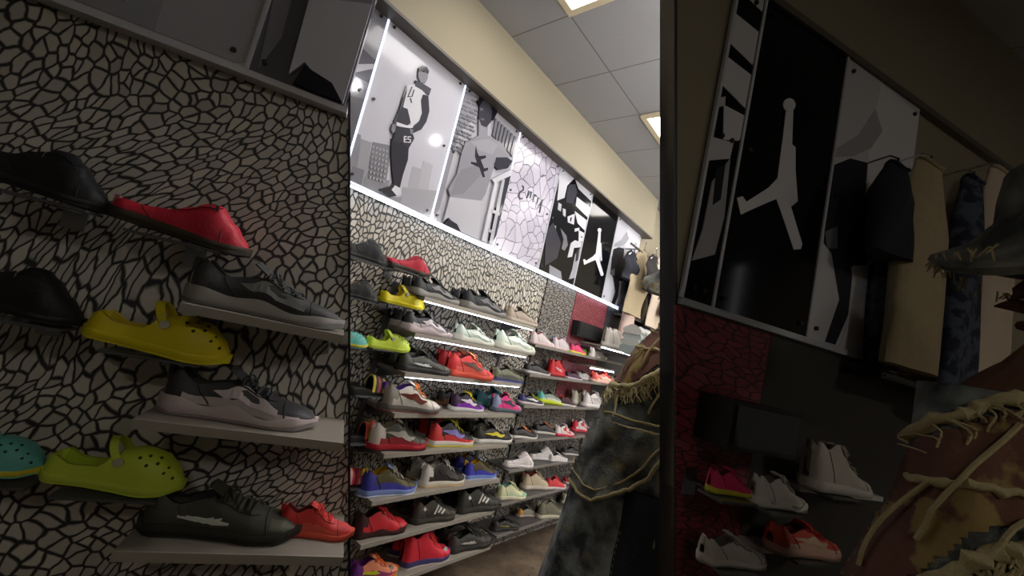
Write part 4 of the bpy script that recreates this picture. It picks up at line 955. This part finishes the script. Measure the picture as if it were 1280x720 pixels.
# ------------------------------------------------------------------ people in denim
denim = mix_noise((56, 62, 66), (168, 176, 174), 14, .38, .72, .9, .6, 230, (146, 136, 98), 17)
denim2 = mix_noise((66, 70, 70), (162, 164, 152), 13, .4, .7, .9, .6, 230, (166, 154, 112), 20)
camop = mix_noise((122, 84, 70), (168, 144, 90), 10, .56, .59, .85, .2, 120, (84, 52, 44), 5)
fray = mat((198, 184, 140), .95, bump=.5, bscale=200, var=.25)
seamm = mat((170, 156, 114), .95, bump=.6, bscale=300, var=.3)
skin = mat((112, 74, 54), .55, bump=.1, bscale=120)
OUT = [(842, 404), (820, 411), (803, 425), (788, 443), (771, 470), (752, 503), (740, 535), (728, 568), (714, 600), (706, 628), (694, 660), (681, 695), (672, 720)]
def person(mp, zc, R0, cpx, label, hpx=871):
    d = ray(*mp(*cpx)); fwd = Vector((ray(640, 360).x, ray(640, 360).y, ray(640, 360).z))
    c = d * (zc / d.dot(fwd)); C = Vector((c.x, c.y, 0)); gdir = C.normalized(); e = Vector((gdir.y, -gdir.x, 0))
    dist = C.length
    root = thing('person', label, 'person', Matrix.Translation(C))
    def toU(px, py):
        r = ray(*mp(px, py)); t = dist / r.dot(gdir); q = r * t; return q.dot(e), q.z + EYE
    ul = sorted([toU(*p)[::-1] for p in OUT])      # (z, u)
    zb = ul[0][0]; ztop = ul[-1][0]
    def uleft(z):
        if z <= ul[0][0]: return ul[0][1]
        for (za, ua), (zb2, ub) in zip(ul, ul[1:]):
            if z <= zb2: return ua + (ub - ua) * (z - za) / (zb2 - za)
        return ul[-1][1]
    hem = min(zb - .05, .75)
    zs = [hem + (ztop - hem) * k / 46 for k in range(47)]
    sh0 = [p for p in ul]
    rings = []
    ucb = uleft((zb + ztop) / 2) + R0
    nk = 56
    for z in zs:
        u0 = uleft(z); uc = u0 * .25 + (ucb - R0) * .0 + (ucb) * .75 if False else ucb
        R = max(.075, uc - u0); Rr = min(R, R0 * 1.05) if z < ztop - .18 else R
        fr_ = (z - hem) / (ztop - hem); dep = (.155 if fr_ < .8 else .155 * math.sqrt(max(.12, 1 - ((fr_ - .8) / .23) ** 2))) * R0 / .24
        ring = []
        for j in range(nk):
            q = 2 * PI * j / nk; cu = math.cos(q); su = math.sin(q)
            rr = R if cu < 0 else Rr
            wr = 1 + .03 * math.sin(7 * q + 11 * z) + .022 * math.sin(13 * q - 23 * z + 2 * math.sin(9 * z)) + .02 * math.sin(31 * z + 3 * q)
            if cu < -.9: wr = 1 + (wr - 1) * .3
            ring.append(e * (uc + rr * abs(cu) ** .85 * (1 if cu > 0 else -1) * (wr if cu > -.9 else 1)) + gdir * (dep * su * wr) + Vector((0, 0, z)))
        rings.append(ring)
    jb = MB().loft(rings); jac = jb.build('denim_jacket', denim, root, True)
    bvh = BVHTree.FromPolygons([Vector(v) for v in jb.v], jb.f)
    Cam = Vector((0, 0, EYE)) - C
    def hit(px, py):
        r = ray(*mp(px, py)); h = bvh.ray_cast(Cam, r)
        return (h[0], h[1] if h[1].dot(r) < 0 else -h[1]) if h[0] else (None, None)
    def onpath(pts, off, step=6):
        out = []
        for (a, b) in zip(pts, pts[1:]):
            n = max(1, int(math.hypot(b[0] - a[0], b[1] - a[1]) / step))
            for k in range(n):
                h, nn = hit(a[0] + (b[0] - a[0]) * k / n, a[1] + (b[1] - a[1]) * k / n)
                if h: out.append(h + nn * off)
        return out
    def inside(p, poly):
        r_ = False
        for i in range(len(poly)):
            (x1, y1), (x2, y2) = poly[i], poly[i - 1]
            if (y1 > p[1]) != (y2 > p[1]) and p[0] < (x2 - x1) * (p[1] - y1) / (y2 - y1) + x1: r_ = not r_
        return r_
    def patch(poly, off, name, m, th=.006, st=2.5, lab=None, bulge=0):
        xs = [p[0] for p in poly]; ys = [p[1] for p in poly]; x0, y0 = min(xs), min(ys); nx = int((max(xs) - x0) / st) + 2; ny = int((max(ys) - y0) / st) + 2
        idx = {}; vs = []; fs = []
        cen = (sum(xs) / len(xs), sum(ys) / len(ys))
        def V(i, j):
            if (i, j) not in idx:
                h, nn = hit(x0 + i * st, y0 + j * st)
                if h is None: idx[(i, j)] = None
                else:
                    bl = bulge * max(0, 1 - ((x0 + i * st - cen[0]) / 80) ** 2) * (.5 + .5 * math.sin(i * .33 + j * .21)) if bulge else 0
                    idx[(i, j)] = len(vs); vs.append(h + nn * (off + bl)); vs.append(h + nn * (off - th))
            return idx[(i, j)]
        for i in range(nx):
            for j in range(ny):
                if inside((x0 + (i + .5) * st, y0 + (j + .5) * st), poly):
                    q = [V(i, j), V(i + 1, j), V(i + 1, j + 1), V(i, j + 1)]
                    if None in q: continue
                    fs.append(tuple(q)); fs.append(tuple(k + 1 for k in q)[::-1])
        if not fs: return None
        ed = {}
        for f in fs[::2]:
            for a, b in zip(f, f[1:] + f[:1]): ed[(a, b)] = 1
        for (a, b) in list(ed):
            if (b, a) not in ed: fs.append((b, a, a + 1, b + 1))
        return MB().add(vs, fs).build(name, m, jac, True, lab)
    patch([(770, 478), (762, 466), (768, 450), (785, 432), (802, 420), (842, 406), (862, 406), (862, 452), (842, 452), (822, 456), (800, 474), (786, 480)], .004, 'camouflage_patch', camop, lab='brown and tan camouflage cloth showing through the torn shoulder')
    patch([(712, 596), (726, 566), (738, 532), (742, 522), (760, 524), (790, 538), (820, 543), (862, 548), (862, 552), (846, 552), (830, 574), (812, 598), (788, 613), (764, 623), (744, 628), (728, 618)], .016, 'shoulder_flap', denim2, th=.012, lab='worn denim flap with curved double-stitched hem', bulge=.008)
    b = MB()
    for st, rr in (([(740, 524), (760, 526), (790, 536), (820, 542), (860, 546)], .0042), ([(746, 514), (765, 517), (795, 527), (820, 532), (860, 534)], .0042), ([(714, 596), (728, 616), (744, 625), (764, 620), (788, 610), (812, 595), (830, 572), (846, 550)], .006),
                   ([(722, 588), (735, 606), (748, 612), (764, 609), (784, 600), (804, 586), (822, 564), (836, 550)], .0035), ([(726, 568), (722, 590)], .004), ([(842, 590), (832, 620), (820, 660), (812, 720)], .005)):
        pp = onpath(st, .020 if rr != .0042 else .010)
        if len(pp) > 1: b.tube(pp, rr, n=8)
    b.build('seam', seamm, jac, True, 'tan twisted seam stitching')
    b = MB()
    for st in ([(800, 630), (785, 680), (775, 730)], [(786, 632), (771, 680), (762, 730)], [(826, 590), (815, 640), (800, 700)]):
        pp = onpath(st, .003, 4)
        for k in range(0, len(pp) - 1, 2): b.tube([pp[k], pp[k + 1]], .0018, n=5)
    if b.f: b.build('stitching', seamm, jac)
    b = MB()
    for st, rr in (([(736, 486), (752, 486), (768, 482), (786, 484), (805, 478), (824, 466), (842, 462), (862, 458)], .013), ([(742, 484), (752, 462), (768, 444), (788, 424), (806, 414), (842, 402)], .011), ([(762, 432), (790, 434), (815, 438), (842, 441), (862, 441)], .007)):
        pp = onpath(st, .006, 3)
        if len(pp) > 2: b.tube([p + Vector((random.uniform(-.003, .003), random.uniform(-.003, .003), random.uniform(-.003, .003))) for p in pp], [rr * random.uniform(.6, 1.1) for _ in pp], n=8)
    b.build('frayed_edge', fray, jac, True, 'tan frayed edge around the tear')
    b = MB()
    def strand(px, py, dx, dy, r=.0016, n=5):
        pts = []
        for k in range(n + 1):
            t = k / n; h, nn = hit(px + dx * t + 2 * math.sin(t * 5 + px), py + dy * t)
            if h: pts.append(h + nn * (.008 + .006 * math.sin(t * 3)))
        if len(pts) > 2: b.tube(pts, r, n=5)
    for k in range(150):
        t = random.random(); st = [(738, 488), (768, 484), (800, 482), (824, 470), (850, 462)]; i = int(t * 4); f = t * 4 - i
        x = st[i][0] + (st[i + 1][0] - st[i][0]) * f; y = st[i][1] + (st[i + 1][1] - st[i][1]) * f
        strand(x, y, random.uniform(-10, 3), random.uniform(8, 24), random.uniform(.0010, .0024))
    for k in range(70):
        t = random.random(); st = [(742, 484), (752, 462), (770, 442), (790, 422), (842, 404)]; i = int(t * 4); f = t * 4 - i
        x = st[i][0] + (st[i + 1][0] - st[i][0]) * f; y = st[i][1] + (st[i + 1][1] - st[i][1]) * f
        strand(x, y, random.uniform(-4, 10), random.uniform(2, 10), random.uniform(.001, .002))
    for (x, y, dx, dy) in ((777, 490, -10, 32), (842, 455, -28, 62), (838, 414, -38, 46), (850, 474, -22, 40), (806, 436, -28, 34), (845, 450, -30, 20)): strand(x, y, dx, dy, .0035, 8)
    o = b.build('frayed_threads', fray, jac, True); o['kind'] = 'stuff'
    # head, neck, legs: one continuous skin
    u_c = ucb
    hx = e * toU(hpx, 320)[0]; hz = toU(842, 405)[1]
    fc = -e                                   # faces the shoe wall side (left)
    me = bpy.data.meshes.new('body'); cz = hz
    Ct = e * u_c
    neckb = Ct + Vector((0, 0, hz - .03)); headc = Vector((hx.x, hx.y, hz + .17)) * 1.0
    V = [Ct + Vector((0, 0, .92)), Ct + Vector((0, 0, 1.15)), Ct + Vector((0, 0, hz - .14)), neckb, neckb * .5 + headc * .5 - Vector((0, 0, .03)), headc - Vector((0, 0, .03)), headc + Vector((0, 0, .055)), headc + fc * .055 - Vector((0, 0, .07))]
    Rr = [.11, .10, .10, .06, .055, .085, .088, .045]; E_ = [(0, 1), (1, 2), (2, 3), (3, 4), (4, 5), (5, 6), (5, 7)]
    for sg in (-1, 1):
        o0 = len(V)
        V += [Ct + gdir * sg * .09 + Vector((0, 0, .84)), Ct + gdir * sg * .10 + fc * .03 + Vector((0, 0, .48)), Ct + gdir * sg * .11 - fc * .01 + Vector((0, 0, .10)), Ct + gdir * sg * .115 + fc * .12 + Vector((0, 0, .045))]
        Rr += [.085, .06, .042, .035]; E_ += [(0, o0), (o0, o0 + 1), (o0 + 1, o0 + 2), (o0 + 2, o0 + 3)]
        o0 = len(V)
        V += [Ct + gdir * sg * .07 + Vector((0, 0, hz - .14)), Ct + gdir * sg * .075 - fc * .02 + Vector((0, 0, hz - .36)), Ct + gdir * sg * .05 + fc * .04 + Vector((0, 0, hz - .52))]
        Rr += [.05, .04, .03]; E_ += [(2, o0), (o0, o0 + 1), (o0 + 1, o0 + 2)]
    me.from_pydata(V, E_, []); bo = bpy.data.objects.new('body', me); COL.objects.link(bo); bo.parent = root
    sk = bo.modifiers.new('Skin', 'SKIN'); 
    for i, v in enumerate(me.skin_vertices[0].data if me.skin_vertices else []): v.radius = (Rr[i], Rr[i])
    if not me.skin_vertices:
        bpy.context.view_layer.objects.active = bo
    sb = bo.modifiers.new('Sub', 'SUBSURF'); sb.levels = 2; sb.render_levels = 2
    me.materials.append(skin)
    if me.skin_vertices: me.skin_vertices[0].data[0].use_root = True
    # face
    hd = headc
    b = MB()
    b.tube([hd + fc * .082 + Vector((0, 0, .035)), hd + fc * .105 + Vector((0, 0, -.0)), hd + fc * .118 + Vector((0, 0, -.018)), hd + fc * .09 + Vector((0, 0, -.028))], [.008, .011, .015, .008], n=10); b.build('nose', skin, root, True)
    b = MB(); b.tube([hd + fc * .088 + gdir * -.026 + Vector((0, 0, -.055)), hd + fc * .100 + Vector((0, 0, -.053)), hd + fc * .088 + gdir * .026 + Vector((0, 0, -.055))], [.004, .008, .004], n=8); b.build('lips', mat((120, 60, 56), .5), root, True)
    for sg in (-1, 1):
        b = MB(); ce = hd + fc * .080 + gdir * sg * .032 + Vector((0, 0, .022)); b.tube([ce - gdir * .012, ce, ce + gdir * .012], [.004, .009, .004], n=8); b.build('eye', mat((230, 226, 220), .2), root, True)
        b = MB(); ce = ce + fc * .008; b.tube([ce, ce + fc * .003], .004, n=10); b.build('iris', mat((40, 24, 18), .2), root)
        b = MB(); ce = hd + gdir * sg * .088 + Vector((0, 0, .0)); b.tube([ce + Vector((0, 0, .03)) - fc * .006, ce + gdir * sg * .012 + Vector((0, 0, .012)), ce + gdir * sg * .01 + Vector((0, 0, -.012)), ce + fc * .006 + Vector((0, 0, -.03))], [.006, .011, .009, .005], n=8); b.build('ear', skin, root, True)
    b = MB(); rg = []
    for k in range(8):
        t = k / 7 * PI / 2; rg.append([hd + Vector((0, 0, .0)) - fc * .012 + (fc * math.cos(q) * .096 + gdir * math.sin(q) * .094) * math.cos(t) * 1.0 + Vector((0, 0, .02 + .12 * math.sin(t) - (.05 if math.cos(q) < 0 else 0) * math.cos(t))) for q in [2 * PI * j / 24 for j in range(24)]])
    b.loft(rg, closed=True).build('hair', mat((24, 20, 18), .9, bump=.8, bscale=200), root, True)
    # denim hat with a wide frayed brim
    tip = toU(804, 350); ub = tip[0]; zb_ = toU(822, 342)[1]
    ht = MB(); rg = []
    ru = max(.15, u_c * .0 + hd.dot(e) - ub)
    z0 = zb_ + .015
    for (rad, dz) in ((1.0, -.035), (.99, -.028), (.82, -.012), (.66, .01), (.655, .05), (.63, .09), (.5, .115), (.25, .122), (.03, .124)):
        rg.append([hd.xy.to_3d() + (fc * math.cos(q) * ru + gdir * math.sin(q) * ru * .92) * rad + Vector((0, 0, z0 + dz + (.014 * math.sin(3 * q + 1) + (-.02 if math.cos(q) > .3 else 0) + .045 * math.sin(q)) * (rad > .75))) for q in [2 * PI * j / 40 for j in range(40)]])
    for (rad, dz) in ((.95, -.044), (.66, -.02)):
        rg.insert(0, [hd.xy.to_3d() + (fc * math.cos(q) * ru + gdir * math.sin(q) * ru * .92) * rad + Vector((0, 0, z0 + dz + (.014 * math.sin(3 * q + 1) + (-.02 if math.cos(q) > .3 else 0) + .045 * math.sin(q)) * (rad > .75))) for q in [2 * PI * j / 40 for j in range(40)]])
    hat = ht.loft(rg, caps=False).build('denim_hat', denim2, root, True, 'worn denim hat with a wide drooping brim')
    b = MB()
    for k in range(120):
        q = 2 * PI * random.random(); p = hd.xy.to_3d() + (fc * math.cos(q) * ru + gdir * math.sin(q) * ru * .92) * random.uniform(.96, 1.0) + Vector((0, 0, z0 - .035 + .014 * math.sin(3 * q + 1) + (-.02 if math.cos(q) > .3 else 0)))
        b.tube([p, p + Vector((random.uniform(-.01, .01), random.uniform(-.01, .01), -random.uniform(.008, .03)))], .0014, n=4)
    o = b.build('frayed_threads', fray, hat); o['kind'] = 'stuff'
    # trousers and shoes
    for sg in (-1, 1):
        b = MB(); rg = []
        for k in range(14):
            t = k / 13; z = .92 - .84 * t; rr = .105 - .03 * t; rr *= 1 + .03 * math.sin(k * 1.9)
            if t > .85: rr *= 1.06
            rg.append([Ct + gdir * sg * (.085 + .025 * t) + Vector((0, 0, z)) + (fc * math.cos(q) * rr * 1.05 + gdir * math.sin(q) * min(rr, .095)) for q in [2 * PI * j / 20 for j in range(20)]])
        b.loft(rg).build('trouser_leg', mat((34, 36, 44), .9, bump=.4), root, True)
        b = MB(); rg = []
        for k in range(12):
            t = k / 11; x = -.07 + .28 * t; h = .10 - .05 * t; w = .045 * math.sqrt(max(.06, 1 - (t * 1.8 - .85) ** 2 * .95)) + .01
            rg.append([Ct + gdir * sg * .112 + fc * x + gdir * (w * math.cos(q)) + Vector((0, 0, max(.004, h / 2 + h / 2 * math.sin(q)))) for q in [2 * PI * j / 16 for j in range(16)]])
        b.loft(rg).build('shoe', mat((40, 38, 38), .6, bump=.2), root, True)
    return root, bo, Rr
people = []
people.append(person(ident, 1.4, .24, (835, 480), 'person in torn denim jacket and wide hat, standing before the second bay'))
people.append(person(FL, .60, .24, (835, 480), 'added dim foreground copy of the denim-jacket person at the right edge', 890))  # made-up second figure, enlarged repeat of the first
# skin radii (the skin layer exists once the modifier has been added)
for _, bo, Rr in people:
    if bo.data.skin_vertices:
        sv = bo.data.skin_vertices[0].data
        for i, v in enumerate(sv): v.radius = (Rr[i], Rr[i])
        sv[0].use_root = True
    else:
        print('NO SKIN LAYER')

# ------------------------------------------------------------------ ceiling lights
M_diff = mat((255, 250, 246), .5, emit=EMIT_T)
M_diff.node_tree.nodes['Principled BSDF'].inputs['Base Color'].default_value = (.8, .8, .78, 1)
M_fill = mat((255, 246, 229), .5, emit=EMIT_FILL)  # glow of the added fill panels on the camera side
def troffer(x0, y0, label, md=None):
    S_ = .4135
    r = thing('ceiling_light', label, 'light', Matrix.Translation((x0 + S_ / 2, y0 + S_ / 2, CEIL - .001)))
    h = S_ / 2 - .003; b = MB(); w = .032
    for (a, c) in (((-h, -h), (h, -h + w)), ((-h, h - w), (h, h)), ((-h, -h + w), (-h + w, h - w)), ((h - w, -h + w), (h, h - w))): b.box((a[0], a[1], -.014), (c[0], c[1], 0))
    b.build('frame', mat((226, 214, 180), .5), r)
    MB().box((-h + w, -h + w, -.008), (h - w, h - w, -.002)).build('diffuser', md or M_diff, r)
YT = 1.150 - .413
for k, x in enumerate((.891, 2.134)):
    troffer(x, YT, ('square ceiling light at the top of the view, nearest', 'square ceiling light at the right edge beside the slanted wall')[k])
troffer(3.377, YT, 'far square ceiling light over the hanging clothes')
troffer(3.377, YT - 1.24, 'far square ceiling light further from the shoe wall')
troffer(-1.6, -1.74, 'added dim square fill light behind the viewer', M_fill)  # unseen pair, added to lift the dark wing walls
troffer(.466, -2.567, 'added dim square fill light right of the viewer', M_fill)
M_globe = mat((252, 250, 252), .4, emit=EMIT_G)
def globe(x, y, z, rad, label, g=None):
    r = thing('globe_lamp', label, 'lamp', Matrix.Translation((x, y, z)), g)
    b = MB(); b.loft([[Vector((rad * math.sin(t) * math.cos(q), rad * math.sin(t) * math.sin(q), -rad * math.cos(t))) for q in [2 * PI * j / 16 for j in range(16)]] for t in [.08 + (PI - .16) * k / 9 for k in range(10)]])
    b.build('glass_globe', M_globe, r, True)
    MB().tube([(0, 0, rad), (0, 0, CEIL - z - .001)], .008, n=8).build('stem', M_metal, r, True)
    MB().tube([(0, 0, CEIL - z - .015), (0, 0, CEIL - z - .001)], .035, n=16).build('canopy', M_metal, r, True)
for (px, py, t, rad, lb) in ((545, 174, .76, .035, 'warm globe lamp mirrored in the white poster of the person'), (447, 95, .74, .04, 'warm globe lamp mirrored in the leftmost grey poster'),
                             (665, 253, .78, .045, 'warm globe lamp mirrored in the lilac crackle poster'), (762, 322, .8, .05, 'warm globe lamp mirrored beside the leaping man emblem')):
    rr = ray(px, py); wp = rr * (1.56 / rr.y); q = wp + Vector((wp.x, -wp.y, wp.z)) * t
    globe(q.x, q.y, min(q.z + EYE, CEIL - rad - .05), rad, lb)
for (x, y, z, n) in ((1.75, .12, CEIL - .74, 'nearer'), (2.9, .1, CEIL - .74, 'farther')): globe(x, y, z, .06, n + ' of two added low fill globes hidden behind the angled right wall')  # hidden from view, added to brighten the lower shelves
for x in (2.9, 4.1):
    for y in (-.9, -2.2): globe(x + (.4 if y < -2 else 0), y, CEIL - .35, .08, 'large added fill globe hanging over the unseen far side of the store', 'large added fill globes on the far side')  # unseen globes, added as general fill for the aisle

# ------------------------------------------------------------------ world, camera, view
w = bpy.data.worlds.new('World'); SC.world = w; w.use_nodes = True
w.node_tree.nodes['Background'].inputs[0].default_value = (.9, .92, 1, 1); w.node_tree.nodes['Background'].inputs[1].default_value = WORLD
cam = bpy.data.cameras.new('Camera'); co = bpy.data.objects.new('Camera', cam); COL.objects.link(co)
cam.sensor_width = 36; cam.lens = FPX / 1280 * 36; cam.clip_start = .02
Mx = Matrix(((Hc.x, -Hc.y, -Hc.z), (Nc.x, -Nc.y, -Nc.z), (UPc.x, -UPc.y, -UPc.z))).to_4x4(); Mx.translation = (0, 0, EYE); co.matrix_world = Mx
SC.camera = co
SC.view_settings.view_transform = 'Standard'; SC.view_settings.look = 'None'; SC.view_settings.exposure = .3; SC.view_settings.gamma = 1
